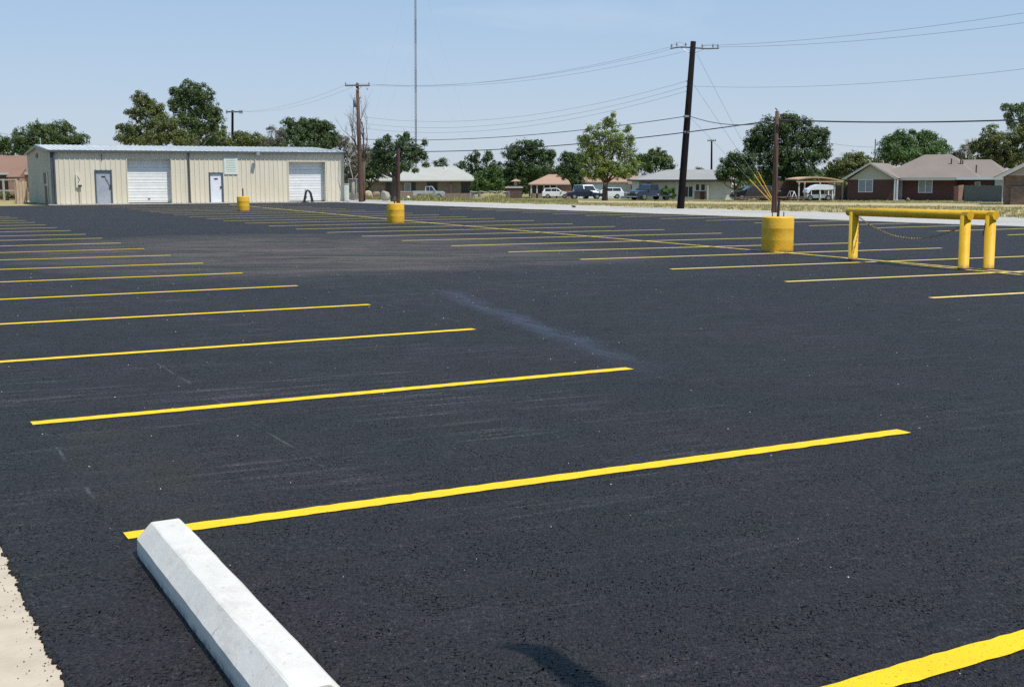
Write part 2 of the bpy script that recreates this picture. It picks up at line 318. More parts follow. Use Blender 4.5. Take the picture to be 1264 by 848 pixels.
# ------------------------------------------------------------------ mesh helpers
class MB:
    def __init__(s): s.v = []; s.f = []
    def add(s, vs, fs):
        n = len(s.v); s.v += [tuple(v) for v in vs]; s.f += [tuple(i+n for i in f) for f in fs]; return s
    def box(s, x0, x1, y0, y1, z0, z1):
        vs = [(x, y, z) for z in (z0, z1) for y in (y0, y1) for x in (x0, x1)]
        return s.add(vs, [(0, 2, 3, 1), (4, 5, 7, 6), (0, 1, 5, 4), (2, 6, 7, 3), (0, 4, 6, 2), (1, 3, 7, 5)])
    def tube(s, pts, rad, n=8, cap=True):
        pts = [Vector(p) for p in pts]
        if isinstance(rad, (int, float)): rad = [rad]*len(pts)
        rings = []; up = Vector((0, 0, 1))
        d0 = (pts[1]-pts[0]).normalized(); a = d0.cross(up)
        if a.length < .05: a = d0.cross(Vector((0, 1, 0)))
        a.normalize()
        vs = []
        for i, p in enumerate(pts):
            d = (pts[min(i+1, len(pts)-1)]-pts[max(i-1, 0)]).normalized()
            a = (a - d*a.dot(d)); a.normalize(); b = d.cross(a)
            for k in range(n):
                t = 2*math.pi*k/n; vs.append(p + (a*math.cos(t)+b*math.sin(t))*rad[i])
        fs = []
        for i in range(len(pts)-1):
            for k in range(n):
                k2 = (k+1) % n; fs.append((i*n+k, i*n+k2, (i+1)*n+k2, (i+1)*n+k))
        if cap: fs.append(tuple(range(n-1, -1, -1))); fs.append(tuple((len(pts)-1)*n+k for k in range(n)))
        return s.add(vs, fs)
    def prism(s, poly, axis, a, b):                # poly: 2D points; axis 'y': (x,z); 'x': (y,z); 'z': (x,y)
        def mk(p, t): return {'y': (p[0], t, p[1]), 'x': (t, p[0], p[1]), 'z': (p[0], p[1], t)}[axis]
        n = len(poly); vs = [mk(p, a) for p in poly]+[mk(p, b) for p in poly]
        fs = [tuple(range(n)), tuple(range(2*n-1, n-1, -1))]+[(i, i+n, (i+1) % n+n, (i+1) % n) for i in range(n)]
        return s.add(vs, fs)
    def build(s, name, mat, parent=None, smooth=False, bev=0.0, loc=None):
        me = bpy.data.meshes.new(name); me.from_pydata(s.v, [], s.f); me.validate(); me.update()
        import bmesh
        bm = bmesh.new(); bm.from_mesh(me); bmesh.ops.recalc_face_normals(bm, faces=bm.faces)
        if bev: bmesh.ops.bevel(bm, geom=list(bm.edges), offset=bev, segments=2, affect='EDGES', clamp_overlap=True)
        bm.to_mesh(me); bm.free()
        if smooth:
            for p in me.polygons: p.use_smooth = len(p.vertices) == 4
        me.materials.append(mat); o = bpy.data.objects.new(name, me); COL.objects.link(o)
        if parent is not None: o.parent = parent
        if loc is not None: o.location = loc
        return o
def tag(o, label=None, cat=None, group=None, kind=None):
    for k, v in (('label', label), ('category', cat), ('group', group), ('kind', kind)):
        if v: o[k] = v
    return o
def empty(name, loc, rz=0.0, label=None, cat=None, group=None):
    o = bpy.data.objects.new(name, None); COL.objects.link(o); o.location = loc; o.rotation_euler = (0, 0, rz); o.empty_display_size = .2
    return tag(o, label, cat, group)

# ------------------------------------------------------------------ ground, lot, markings
def sheet(name, us, ws, mat, dz, useW=True, jit=None):
    vs = []; fs = []; nu = len(us); nw = len(ws)
    for i, u in enumerate(us):
        vk = 31.8-.0609*(u-20) if useW else 0
        for j, w in enumerate(ws):
            ww = w + (jit(i, j) if jit else 0)
            p = uv(u, vk+ww); z = T(p.x, p.y)+dz; vs.append((p.x, p.y, z))
    for i in range(nu-1):
        for j in range(nw-1): fs.append((i*nw+j, (i+1)*nw+j, (i+1)*nw+j+1, i*nw+j+1))
    mb = MB(); mb.add(vs, fs); return mb.build(name, mat)
xs = [-4000, -2500, -1200, -600, -350, -200, -130, -100, -80, -60, -45, -32, -20, -10, 0]+list(range(4, 120, 4))+[125, 140, 160, 180, 200, 230, 260, 300, 340, 500, 900, 2000, 4000]
ys = [-60, -30, -15, 0, 15, 30, 40, 50, 55]+list(range(60, 210, 4))+[220, 250, 300, 400, 600, 1000, 2000, 4500]
vs = []; fs = []
xs = [-4000, -1500, -600, -300, -200, -150]+list(range(-120, 124, 4))+[150, 200, 300, 600, 1500, 4000]
for y in ys:
    for x in xs: vs.append((x, y, T(x, y)-.045))
nx = len(xs)
for j in range(len(ys)-1):
    for i in range(nx-1): fs.append((j*nx+i, j*nx+i+1, (j+1)*nx+i+1, (j+1)*nx+i))
g = MB(); g.add(vs, fs); tag(g.build('ground', M['grass']), kind='structure')
rng = random.Random(5)
us = list(np.arange(-10, 190, 1.0))
jj = [rng.uniform(-.25, .25) for _ in range(4000)]
def smooth_j(seed, amp):
    r = random.Random(seed); base = [r.uniform(-1, 1) for _ in range(300)]
    return lambda i: amp*(base[i % 300]+.6*base[(i//5) % 300]+.5*base[(i//17) % 300])
j1, j2, j3, j4 = smooth_j(1, .12), smooth_j(2, .55), smooth_j(3, .5), smooth_j(4, .7)
GWS = [-1.5, -.5, .5, 1.5, 2.5, 3.5, 4.5, 5.5, 6.5, 7.6]
tag(sheet('gravel_verge', us, GWS, M['gravel'], -.012, jit=lambda i, j: (j2(i)+ (6-0.10*us[i]*.9 if us[i] > 60 else 0)*0) if j == len(GWS)-1 else 0), kind='structure')
RW = [25, 27, 29, 31, 33, 35, 37, 39, 41]
tag(sheet('dirt_track', us, RW, M['dirt'], -.015, jit=lambda i, j: j3(i) if j == 0 else (j4(i) if j == len(RW)-1 else 0)), kind='structure')
tag(sheet('front_lawn', us, list(range(43, 120, 3)), M['lawn'], -.02, jit=lambda i, j: j2(i+40) if j == 0 else 0), kind='structure')

# parking lot (a thin slab; its near left edge is ragged over the pavement)
lot = MB(); ue = np.arange(1.0, 9.0, .006); r = random.Random(8)
vs = []; fs = []; off = 0.0; k1 = [r.uniform(-1, 1) for _ in range(3000)]
for i, u in enumerate(ue):
    rag = .010*k1[i//9]+.006*k1[(i//3)+900]+.005*k1[i+1500]+.006*math.sin(u*3.1)
    e = .412+max(0, 4.6-u)*.03+rag
    vs += [uv(u, e-.004, -.030), uv(u, e, -.004), uv(u, e+.02, 0), uv(u, .6, 0)]
for i in range(len(ue)-1):
    for j in range(3): a = i*4+j; fs.append((a, a+4, a+5, a+1))
lot.add(vs, fs)
def vk(u): return 31.8-.0609*(u-20)
UF = 79.2
lot.add([uv(9.0, .385, 0), uv(9.0, .6, 0), uv(UF, .6, 0), uv(UF, .385, 0)], [(0, 1, 2, 3)])
lot.add([uv(-8, .385, 0), uv(-8, .6, 0), uv(1.0, .6, 0), uv(1.0, .385, 0)], [(0, 1, 2, 3)])
eu = list(np.arange(-8, UF, .5))+[UF]; vs = []; fs = []; r = random.Random(9)
for i, u in enumerate(eu):
    e = vk(u)+r.uniform(-.10, .10)
    vs += [uv(u, .6, 0), uv(u, e, 0), uv(u, e+.03, -.03)]
for i in range(len(eu)-1):
    for j in range(2): a = i*3+j; fs.append((a, a+3, a+4, a+1))
lot.add(vs, fs)
lot.add([uv(UF, .385, 0), uv(UF, vk(UF), 0), uv(UF+.03, vk(UF), -.04), uv(UF+.03, .385, -.04)], [(0, 1, 2, 3)])
# asphalt apron reaching the workshop and the lot's own far corner on the left
lot.add([uv(UF+.001, -20, 0), uv(UF+.001, .385, 0), uv(20, .385, 0), uv(20, -20, 0)], [(0, 1, 2, 3)])
parking = tag(lot.build('parking_lot', M['asphalt']), kind='structure')
tag(MB().box(-1, 1, -1, 1, -1, 0).build('x', M['asphalt']), kind='structure') if False else None
sw = MB(); vs = []
for a, b_ in ((0.2, 3.235), (3.243, 4.99), (4.998, 8.2), (8.208, 11.4), (11.408, 14.6), (14.608, 17.8)):
    q = [uv(a, -1.4, -.012), uv(b_, -1.4, -.012), uv(b_, .55, -.012), uv(a, .55, -.012)]
    q2 = [p-Vector((0, 0, .03)) for p in q]; sw.add(q+q2, [(0, 1, 2, 3), (0, 4, 5, 1), (1, 5, 6, 2), (2, 6, 7, 3), (3, 7, 4, 0)])
tag(sw.build('pavement', M['sidewalk']), kind='structure')

def line(a, b_, w, mat, z=.004):
    a = Vector((a.x, a.y, 0)); b_ = Vector((b_.x, b_.y, 0)); d = (b_-a).normalized(); n = Vector((-d.y, d.x, 0))
    L = (b_-a).length; N = max(2, int(L/.05)) if a.length < 16 else 1; vs = []; rr = random.Random(int(a.x*100)+int(a.y*17))
    for i in range(N+1):
        p = a+d*(L*i/N); e = .0055 if N > 1 else 0
        vs += [p+n*(w/2+rr.uniform(-e, e))+Vector((0, 0, z)), p-n*(w/2+rr.uniform(-e, e))+Vector((0, 0, z))]
    return MB().add(vs, [(2*i, 2*i+1, 2*i+3, 2*i+2) for i in range(N)]).build('painted_line', mat, parking)
RA = [(1116, 532.5), (777, 455), (585, 406.5), (456, 376.3), (367, 353), (299.4, 337.3), (250.7, 325.2), (210.5, 315.5), (178.3, 307.3), (149.4, 300.3), (126.2, 294.3), (105.8, 289.5), (87.2, 285), (70.2, 281.3), (56, 277.9), (43.3, 274.8), (31.7, 272.5), (21.8, 269.7), (12.7, 267.7)]
LA = {0: (155, 662), 1: (39, 523), 2: (0, 447), 3: (0, 400.5), 4: (0, 370), 5: (0, 348.5), 6: (0, 333), 7: (0, 321.3)}
LW = .112
for k, p in enumerate(RA):
    a = flat(*p)
    if k in LA:
        b_ = flat(*LA[k])
        if k > 1: b_ = a+(b_-a).normalized()*4.42
    else: b_ = a - V*4.42
    line(a, b_, LW, M['paint'] if k < 9 else M['farpaint'])
a, b_ = flat(1062, 848), flat(1264, 789.5); d = (b_-a).normalized(); line(a-d*1.9, a+d*2.6, LW, M['paint'])
BL = [(1149, 368), (970, 348), (828, 332.6), (716.5, 320.6), (627.7, 311.4), (557, 303.8), (496.2, 297.4), (446.6, 292), (404, 287.3), (365.3, 283.2), (331.6, 279.4), (302.3, 275.9), (276, 273.1), (254.7, 270.3), (233.5, 268), (214.6, 265.4), (199, 263.5), (185, 261.6), (173.3, 260.2), (160.4, 258.5), (138, 256.2)]
CR = {3: (1162, 306.5), 4: (1062, 300), 6: (891, 288.2), 7: (820, 283.8), 8: (759, 279.9), 9: (707, 276.5), 10: (659.6, 272.5), 11: (610.8, 269.9)}
vec = flat(1162, 306.5)-flat(716.5, 320.6)
for i, p in enumerate(BL):
    a = flat(*p)
    if i in CR: b_ = flat(*CR[i])
    else: b_ = a + (vec if i < 6 else V*9.8)
    line(a, b_, LW, M['farpaint'], .0040)
DL = [(1244, 290.3), (1157, 285.7), (1082.9, 281.6), (998.8, 279), (931, 275.6), (871.6, 272.5), (815.7, 270.2), (766.6, 267.9), (722.7, 266.2), (681.9, 264.2), (645, 262.6), (612.4, 260.9), (583, 259.6), (555, 258.4)]
for i, p in enumerate(DL):
    a = flat(*p); line(a, a+V*(4.3 if i > 2 else 5.0), LW, M['farpaint'])
for q0, q1, w in (((1262, 337.2), (540, 276.4), .11), ((1262, 340.0), (1045, 319.5), .09)):
    a, b_ = flat(*q0), flat(*q1)
    if w == .11: line(a, b_, w, M['oldpaint'], .008); line(b_, flat(283, 252.8), .11, M['oldpaint'], .008)
    else: line(a, b_, w, M['oldpaint'], .008)
# crumbs of asphalt on the pavement, and loose pale grit on the lot
def lumps(name, pts, mat, label, cat):
    mb = MB(); rr = random.Random(3)
    for p, s in pts:
        vs = []
        for d in ((1, 0, 0), (-1, 0, 0), (0, 1, 0), (0, -1, 0), (0, 0, 1), (0, 0, -.4)):
            vs.append(Vector(p)+Vector(d)*s*rr.uniform(.6, 1.1))
        mb.add(vs, [(0, 2, 4), (2, 1, 4), (1, 3, 4), (3, 0, 4), (2, 0, 5), (1, 2, 5), (3, 1, 5), (0, 3, 5)])
    return tag(mb.build(name, mat), label, cat, kind='stuff')
rr = random.Random(12)
pts = [(uv(rr.uniform(2.6, 6.5), .425-abs(rr.gauss(0, .05)), -.010), rr.uniform(.001, .0042)) for _ in range(330)]
pts += [(uv(rr.uniform(2.6, 6.5), rr.uniform(-.2, .38), -.010), rr.uniform(.0012, .004)) for _ in range(40)]
lumps('asphalt_crumbs', pts, M['black_steel'], 'black asphalt crumbs scattered along the pavement edge', 'crumbs')
pts = []
for _ in range(420):
    u = rr.uniform(2, 22); pts.append((uv(u, rr.uniform(.5, 14), .002), rr.uniform(.002, .0055)*(1+u*.04)))
lumps('loose_grit', pts, M['gravel'], 'loose pale grit scattered on the black asphalt', 'grit')

# ------------------------------------------------------------------ wheel stop
ws = empty('wheel_stop', uv(4.86, .87), A0 and -A0, 'pale grey concrete wheel stop at the end of the nearest full stripe', 'wheel stop')
b_ = MB(); Wd, Ht, Lw = .222, .128, 1.83                         # local: x across (V), y along U (negative towards camera)
prof = [(0, 0), (0, .066), (.055, Ht-.0025), (.063, Ht), (Wd-.060, Ht), (Wd-.052, Ht-.0025), (Wd, .064), (Wd, 0)]
vs = []; secs = [(0, .020, 1.0), (-.022, 0, 1.0), (-.05, 0, 1.)]
ysec = [0.0, -.02]+[-.02-(Lw-.04)*i/20 for i in range(1, 20)]+[-Lw+.02, -Lw]
rr = random.Random(77)
for i, y in enumerate(ysec):
    e = .012 if i in (0, len(ysec)-1) else 0
    for x, z in prof:
        xx = Wd/2+(x-Wd/2)*(1-e*6); zz = z-(e if z > .1 else 0)
        vs.append((xx+rr.uniform(-.0012, .0012), y, zz+(rr.uniform(-.0012, .0012) if z > 0 else .001)))
n = len(prof); fs = [tuple(range(n-1, -1, -1)), tuple((len(ysec)-1)*n+k for k in range(n))]
for i in range(len(ysec)-1):
    for k in range(n): fs.append((i*n+k, i*n+(k+1) % n, (i+1)*n+(k+1) % n, (i+1)*n+k))
b_.add(vs, fs).build('block', M['concrete'], ws)
for y in (-.28, -1.5):
    MB().tube([(Wd/2, y, Ht-.004), (Wd/2, y, Ht-.001)], .007, 12).build('anchor_pin', M['rust'], ws)
ws.rotation_euler = (0, 0, A0 * -1)

# ------------------------------------------------------------------ concrete drums
def drum(px, py, dia, h, label, stub):
    c = flat(px, py)+Vector((0, dia/2, 0)); e = empty('concrete_drum', c, 0, label, 'bollard', 'yellow concrete drums along the centre line of the double row')
    m = MB(); n = 40; R_ = dia/2; vs = []; rr = random.Random(int(px)); prof = [(R_*.99, .0), (R_, .02), (R_, h*.33), (R_*1.004, h*.34), (R_, h*.36), (R_*1.002, h*.66), (R_*1.008, h*.67), (R_*1.0, h*.69), (R_*.995, h-.03), (R_*.975, h-.008), (R_*.94, h), (R_*.5, h+.004)]
    for r_, z in prof:
        for k in range(n):
            t = 2*math.pi*k/n; q = r_*(1+.006*math.sin(3*t+z*4)+rr.uniform(-.002, .002)); vs.append((q*math.cos(t), q*math.sin(t), z))
    fs = [tuple(range((len(prof)-1)*n, len(prof)*n))]
    for i in range(len(prof)-1):
        for k in range(n): fs.append((i*n+k, i*n+(k+1) % n, (i+1)*n+(k+1) % n, (i+1)*n+k))
    o = m.add(vs, fs).build('drum', M['yellow_conc'], e, smooth=True)
    stub(e, h); return e
def stub_near(e, h):
    MB().tube([(.0, 0, h), (.012, 0, h+.32)], [.028, .026], 10).build('post_stub', M['black_steel'], e)
    for x, hh in ((-.11, .14), (.12, .10)):
        MB().tube([(x, .02, h), (x, .02, h+hh)], .011, 8).build('anchor_bolt', M['rust'], e)
def stub_mid(e, h):
    MB().tube([(.09, .1, h), (.10, .1, h+.9), (.11, .1, h+1.88)], [.068, .066, .064], 12).build('steel_pipe', M['rust'], e)
    MB().tube([(-.02, -.1, h), (-.02, -.1, h+.09)], .03, 8).build('anchor_bolt', M['black_steel'], e)
def stub_far(e, h): MB().tube([(0, 0, h), (0, 0, h+.38)], .035, 10).build('post_stub', M['rust'], e)
drum(963.5, 311.5, .64, .70, 'yellow concrete drum with a short black stub, nearest the pipe barrier', stub_near)
drum(487.5, 275.5, .60, .665, 'yellow concrete drum with a tall rusty pipe standing in it', stub_mid)
drum(298.8, 260.6, .59, .69, 'smallest yellow drum, in front of the workshop by the white door', stub_far)

# ------------------------------------------------------------------ pipe barrier
bar = empty('pipe_barrier', flat(1189, 333), 0, 'yellow steel pipe barrier with a hanging chain on the double row', 'barrier')
o0 = bar.location.copy(); pL, pR = flat(1052.5, 321.5)-o0, flat(1189, 333)-o0; p3 = flat(1220, 333)-o0
dB = (pR-pL).normalized(); zt = .87; rb = .072
def post(p): 
    MB().tube([p+Vector((0, 0, 0)), p+Vector((0, 0, .004)), p+Vector((0, 0, zt))], [.092, .084, .084], 20).build('post', M['yellow_steel'], bar, smooth=True)
    MB().tube([p+Vector((0, 0, .0)), p+Vector((0, 0, .03))], [.094, .086], 20).build('base_collar', M['rust'], bar)
for p in (pL, pR, p3): post(p)
def beam(a, b_):
    a = a+Vector((0, 0, zt)); b_ = b_+Vector((0, 0, zt)); d = (b_-a).normalized()
    MB().tube([a, a+d*.01, b_-d*.01, b_], [rb*.9, rb, rb, rb*.9], 24).build('beam', M['yellow_steel'], bar, smooth=True)
    MB().tube([b_-d*.13, b_+d*.004], [rb+.007, rb+.007], 8).build('end_cap', M['yellow_steel'], bar, bev=.004)
beam(pL-dB*.16, pR+dB*.10)
beam(p3-dB*2.60, p3+dB*.10)
ca = pL-dB*2.44*0
MB().tube([pL+Vector((0, 0, zt-.0)), (p3-dB*2.45)+Vector((0, 0, zt))], .06, 16).build('cross_tie', M['yellow_steel'], bar, smooth=True)
def chain(a, b_, sag, parent, mat):
    N = 74; pts = []
    for i in range(N+1):
        t = i/N; p = a.lerp(b_, t); p = p-Vector((0, 0, sag*4*t*(1-t))); pts.append(p)
    m = MB()
    for i in range(N):
        c = (pts[i]+pts[i+1])/2; d = (pts[i+1]-pts[i]).normalized(); s = d.cross(Vector((0, 0, 1))).normalized(); w = d.cross(s)
        side = s if i % 2 else w; L = (pts[i+1]-pts[i]).length*.66; q = []
        for k in range(8):
            t = 2*math.pi*k/8; q.append(c+d*math.cos(t)*L+side*math.sin(t)*.013)
        q.append(q[0]); m.tube(q, .0042, 5, cap=False)
    return m.build('chain', mat, parent)
M['chain'] = basic('worn_yellow_chain', (.52, .40, .14), (.10, .07, .05), 22, .5, .3)
chain(pL+Vector((.10, 0, zt-.10)), pR+Vector((-.09, 0, zt-.19)), .27, bar, M['chain'])
MB().tube([p3+Vector((-.085, 0, zt-.12)), p3+Vector((-.10, -.02, zt-.20)), p3+Vector((-.125, -.02, zt-.33))], .008, 6).build('chain_end', M['rust'], bar)
MB().tube([pL+Vector((.10, 0, zt-.10)), pL+Vector((.13, 0, zt-.30)), pL+Vector((.10, 0, zt-.62))], .0025, 5).build('loose_cord', M['galv'], bar)

# ------------------------------------------------------------------ metal workshop
f0 = flat(65.5, 252.9); FB = empty('metal_workshop', f0, 0, 'long cream ribbed metal workshop with pale blue roof and two white garage doors', 'building')
FB.rotation_euler = (0, 0, math.atan2(V.y, V.x))
def fx(px):                                                     # distance along the front wall for a photo column
    d = ray(px, 252); n = Vector((d.x, d.y)); a = Vector((f0.x, f0.y)); v = Vector((V.x, V.y))
    den = n.x*(-v.y)+n.y*v.x; t = (a.x*(-v.y)+a.y*v.x)/den; q = n*t-a; return q.dot(v)
def fz(px, py):
    t = fx(px); p = f0+V*t; return zat(px, py, p.y)
Lb = fx(424.5); Db = 12.2; EV = 3.33; RG = 3.74
def wall_holes(mb, L, Ht, holes, y0, y1):
    xs_ = sorted({0, L}|{h[0] for h in holes}|{h[1] for h in holes})
    for a, b_ in zip(xs_[:-1], xs_[1:]):
        top = None
        for h in holes:
            if h[0] <= a+1e-6 and h[1] >= b_-1e-6: top = h[2]
        if top is None: mb.box(a, b_, y0, y1, 0, Ht)
        else: mb.box(a, b_, y0, y1, top, Ht)
gar1 = (fx(158.3), fx(213), fz(185, 196)); gar2 = (fx(357), fx(402.5), fz(380, 200))
dr1 = (fx(119), fx(139), fz(129, 210.8)); dr2 = (fx(259.5), fx(275.5), fz(267, 213.8))
holes = [gar1, gar2, dr1, dr2]
w_ = MB(); wall_holes(w_, Lb, EV, holes, 0, .20)
x = .16
while x < Lb-.1:
    z0 = .06; skip = False
    for h in holes:
        if h[0]-.06 < x < h[1]+.06: z0 = h[2]+.06
    w_.prism([(x-.042, 0.002), (x-.022, -.032), (x+.022, -.032), (x+.042, 0.002)], 'z', z0, EV-.02)
    x += .31
w_.build('front_wall', M['siding'], FB)
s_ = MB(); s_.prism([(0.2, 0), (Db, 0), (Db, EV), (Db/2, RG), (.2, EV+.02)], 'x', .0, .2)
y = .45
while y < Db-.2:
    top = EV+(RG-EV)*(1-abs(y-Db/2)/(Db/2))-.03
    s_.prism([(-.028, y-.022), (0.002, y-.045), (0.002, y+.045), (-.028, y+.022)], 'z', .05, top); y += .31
s_.build('end_wall', M['siding_shaded'], FB)
MB().prism([(0.2, 0), (Db, 0), (Db, EV), (Db/2, RG), (.2, EV+.02)], 'x', Lb-.2, Lb).build('end_wall', M['siding_shaded'], FB)
MB().box(.2, Lb-.2, Db-.2, Db, 0, EV).build('rear_wall', M['siding'], FB)
rf = MB(); oh = .20
yz = [(-oh, EV-.03), (Db/2, RG+.02), (Db+oh, EV-.03)]
rf.prism([yz[0], yz[1], yz[2], (yz[2][0], yz[2][1]+.06), (yz[1][0], yz[1][1]+.07), (yz[0][0], yz[0][1]+.06)], 'x', -.16, Lb+.16)
roof = rf.build('roof', M['metalroof'], FB)
rb_ = MB(); x = -.1
sl = (RG+.05-EV)/(Db/2+oh)
while x < Lb+.1:
    a = Vector((x, -oh-.03, EV+.028)); b2 = Vector((x, Db/2, RG+.088)); c2 = Vector((x, Db+oh, EV+.028))
    for p, q in ((a, b2), (b2, c2)):
        rb_.add([p+Vector((-.03, 0, 0)), p+Vector((.03, 0, 0)), q+Vector((.03, 0, 0)), q+Vector((-.03, 0, 0)), p+Vector((-.015, 0, .035)), p+Vector((.015, 0, .035)), q+Vector((.015, 0, .035)), q+Vector((-.015, 0, .035))],
                [(0, 1, 5, 4), (1, 2, 6, 5), (2, 3, 7, 6), (3, 0, 4, 7), (4, 5, 6, 7)])
    x += .31
rb_.build('roof_rib', M['metalroof'], roof)
MB().box(-.17, Lb+.17, -oh-.035, -oh-.003, EV-.10, EV+.025).build('gutter', M['trimblue'], FB)
for sx in (-.185, Lb+.163):
    MB().prism([(-oh, EV-.13), (Db/2, RG-.10), (Db+oh, EV-.13), (Db+oh, EV+.02), (Db/2, RG+.06), (-oh, EV+.02)], 'x', sx, sx+.022).build('rake_trim', M['trimblue'], FB)
MB().box(0.02, Lb-.02, -.040, -.002, 2.90, 3.02).build('header_flashing', M['siding'], FB) if False else None
MB().box(-.06, .12, -.062, -.040, 0.02, EV-.06).build('corner_trim', M['darkmetal'], FB)
MB().box(-.062, -.032, -.038, .14, 0.02, EV-.06).build('corner_trim', M['galv'], FB)
MB().box(Lb-.03, Lb+.03, -.062, .10, 0.02, EV-.06).build('corner_trim', M['siding'], FB)
for px in (234.5, 69.3):
    t = fx(px); dp = MB().box(t-.045, t+.045, -.13, -.045, .10, EV-.10).box(t-.045, t+.045, -.30, -.045, .02, .10)
    dp.build('downspout', M['darkmetal'] if px > 100 else M['trimblue'], FB)
def garage(h, name='garage_door'):
    a, b_, top = h; rec = .38
    g = MB(); z = 0.03; n = 9; sh = (top-.02)/5
    for i in range(5):
        g.box(a+.02, b_-.02, rec, rec+.05, z+.006, z+sh-.008)
        for zz in (.33, .66): g.box(a+.02, b_-.02, rec-.012, rec-.001, z+sh*zz-.02, z+sh*zz+.02)
        z += sh
    d = g.build(name, M['white_metal'], FB)
    MB().box(a+.04, b_-.04, rec-.03, rec-.014, .03, .07).build('bottom_seal', M['rubber'], d)
    MB().box((a+b_)/2-.08, (a+b_)/2+.08, rec-.05, rec-.014, .3, .33).build('handle', M['darkmetal'], d)
    jb = MB()                                                     # lining of the opening
    jb.box(a-.03, a+.02, -.045, rec+.05, 0, top); jb.box(b_-.02, b_+.03, -.045, rec+.05, 0, top); jb.box(a-.03, b_+.03, -.05, rec+.05, top, top+.05)
    jb.box(a+.02, b_-.02, rec+.052, rec+.08, 0, top)
    jb.build('door_frame', M['siding'], FB)
garage(gar1); garage(gar2)
def sdoor(h, mat):
    a, b_, top = h
    d = MB().box(a+.05, b_-.05, .03, .075, .03, top-.05).build('door', mat, FB)
    MB().box(b_-.17, b_-.09, -.02, .03, .95, 1.08).build('handle', M['darkmetal'], d)
    MB().box((a+b_)/2-.11, (a+b_)/2+.13, .012, .029, top-.42, top-.34).build('notice', M['black_steel'], d)
    f_ = MB(); f_.box(a-.03, a+.05, -.05, .09, 0, top); f_.box(b_-.05, b_+.03, -.05, .09, 0, top); f_.box(a-.03, b_+.03, -.052, .09, top-.05, top+.03)
    f_.build('door_frame', M['trimblue'], FB); MB().box(a-.05, b_+.05, -.16, .02, 0, .035).build('threshold', M['gravel'], FB); return d
d1 = sdoor(dr1, M['door_grey']); sdoor(dr2, M['door_white'])
sm_ = MB(); rr = random.Random(4)
for i in range(8):
    t = i/7; x = dr1[0]+.62+.33*t; z = 1.62-.62*t+rr.uniform(-.05, .05); sm_.box(x-.03, x+.04, .022, .0295, z-.05, z+.03)
sm_.build('scuff_mark', M['darkmetal'], d1)
# sign board with lines of small print
t0, t1 = fx(277.8), fx(294.5); zt1, zb1 = fz(286, 194.5), fz(286, 215.5)
sg = MB().box(t0, t1, -.065, -.036, zb1, zt1).build('sign_board', M['signwhite'], FB, bev=.004)
pr = MB(); rr = random.Random(21)
for row in range(8):
    z = zt1-.08-row*.118; x = t0+.10+rr.uniform(0, .06); x1 = t1-.10-rr.uniform(0, .12)
    pr.box(x, x1, -.0685, -.066, z-.019, z)
    pr.build('print_line', M['signgreen'], sg); pr = MB()
# wall lamp under the eave, its arm and conduit
tl = fx(317.5); zl = fz(317, 191)
lm = MB().box(tl-.13, tl+.10, -.62, -.34, zl-.06, zl+.14).build('wall_lamp', M['galv'], FB, bev=.02)
MB().tube([(tl, -.035, zl+.0), (tl, -.40, zl+.04)], .035, 8).build('lamp_arm', M['galv'], lm)
MB().box(tl-.10, tl+.07, -.59, -.37, zl-.085, zl-.062).build('lamp_lens', M['lampglass'], lm)
# electrical box with conduit, small bracket and end wall details
te = fx(97.5)
eb = MB().box(te-.14, te+.16, -.13, -.036, fz(98, 232), fz(98, 215.5)).build('meter_box', M['siding'], FB, bev=.006)
MB().tube([(te+.05, -.08, .05), (te+.05, -.08, fz(98, 233))], .022, 8).build('conduit', M['galv'], eb)
MB().box(te-.02, te+.20, -.16, -.131, fz(98, 231), fz(98, 228.5)).build('switch', M['darkmetal'], eb)
MB().tube([(te-.02, -.14, fz(98, 226)), (te+.08, -.15, fz(98, 222)), (te-.03, -.14, fz(98, 218))], .014, 6).build('loop_wire', M['darkmetal'], eb)
MB().tube([(fx(127.5), -.05, fz(127, 199)), (fx(127.5), -.10, fz(127, 195)), (fx(128), -.05, fz(127, 191))], .022, 6).build('bracket', M['rust'], FB)
vt = MB().prism([(Db*.53+.62*math.cos(k*math.pi/8), RG-.62+.17*math.sin(k*math.pi/8)) for k in range(16)], 'x', -.05, -.029).build('vent', M['black_steel'], FB)
MB().prism([(1.6, .04), (2.75, .04), (2.75, 2.0), (1.6, 2.0)], 'x', -.045, -.03).build('side_door', M['siding_shaded'], FB)
MB().box(-.060, -.046, 2.0, 3.1, .04, 1.16).box(-.060, -.046, 2.2, 3.4, 1.28, 1.98).build('side_opening', M['black_steel'], FB)
MB().box(-.3, Lb+.3, -.42, -.02, -.03, .022).build('foundation_kerb', M['gravel'], FB)
MB().tube([(Lb*.0+.2, Db/2, RG), (.2, Db/2, RG+.55)], .035, 8).build('vent_pipe', M['galv'], FB)
# black bent hose standing before the right-hand garage door
hp = empty('bent_hose', f0+V*fx(376.5)-U*.75, math.atan2(V.y, V.x), 'black hose bent into an upside-down U before the right garage door', 'hose')
MB().tube([(-.30, 0, 0), (-.28, 0, .12), (-.21, 0, .42), (-.17, 0, .66), (-.06, 0, .78), (.06, 0, .74), (.17, 0, .58), (.22, 0, .32), (.27, 0, .08), (.29, 0, 0)], [.10, .085, .08, .075, .07, .07, .08, .085, .09, .10], 10).build('hose', M['hose'], hp, smooth=True)
MB().tube([(-.14, 0, .70), (-.22, 0, .86)], .035, 8).build('nozzle', M['galv'], hp)

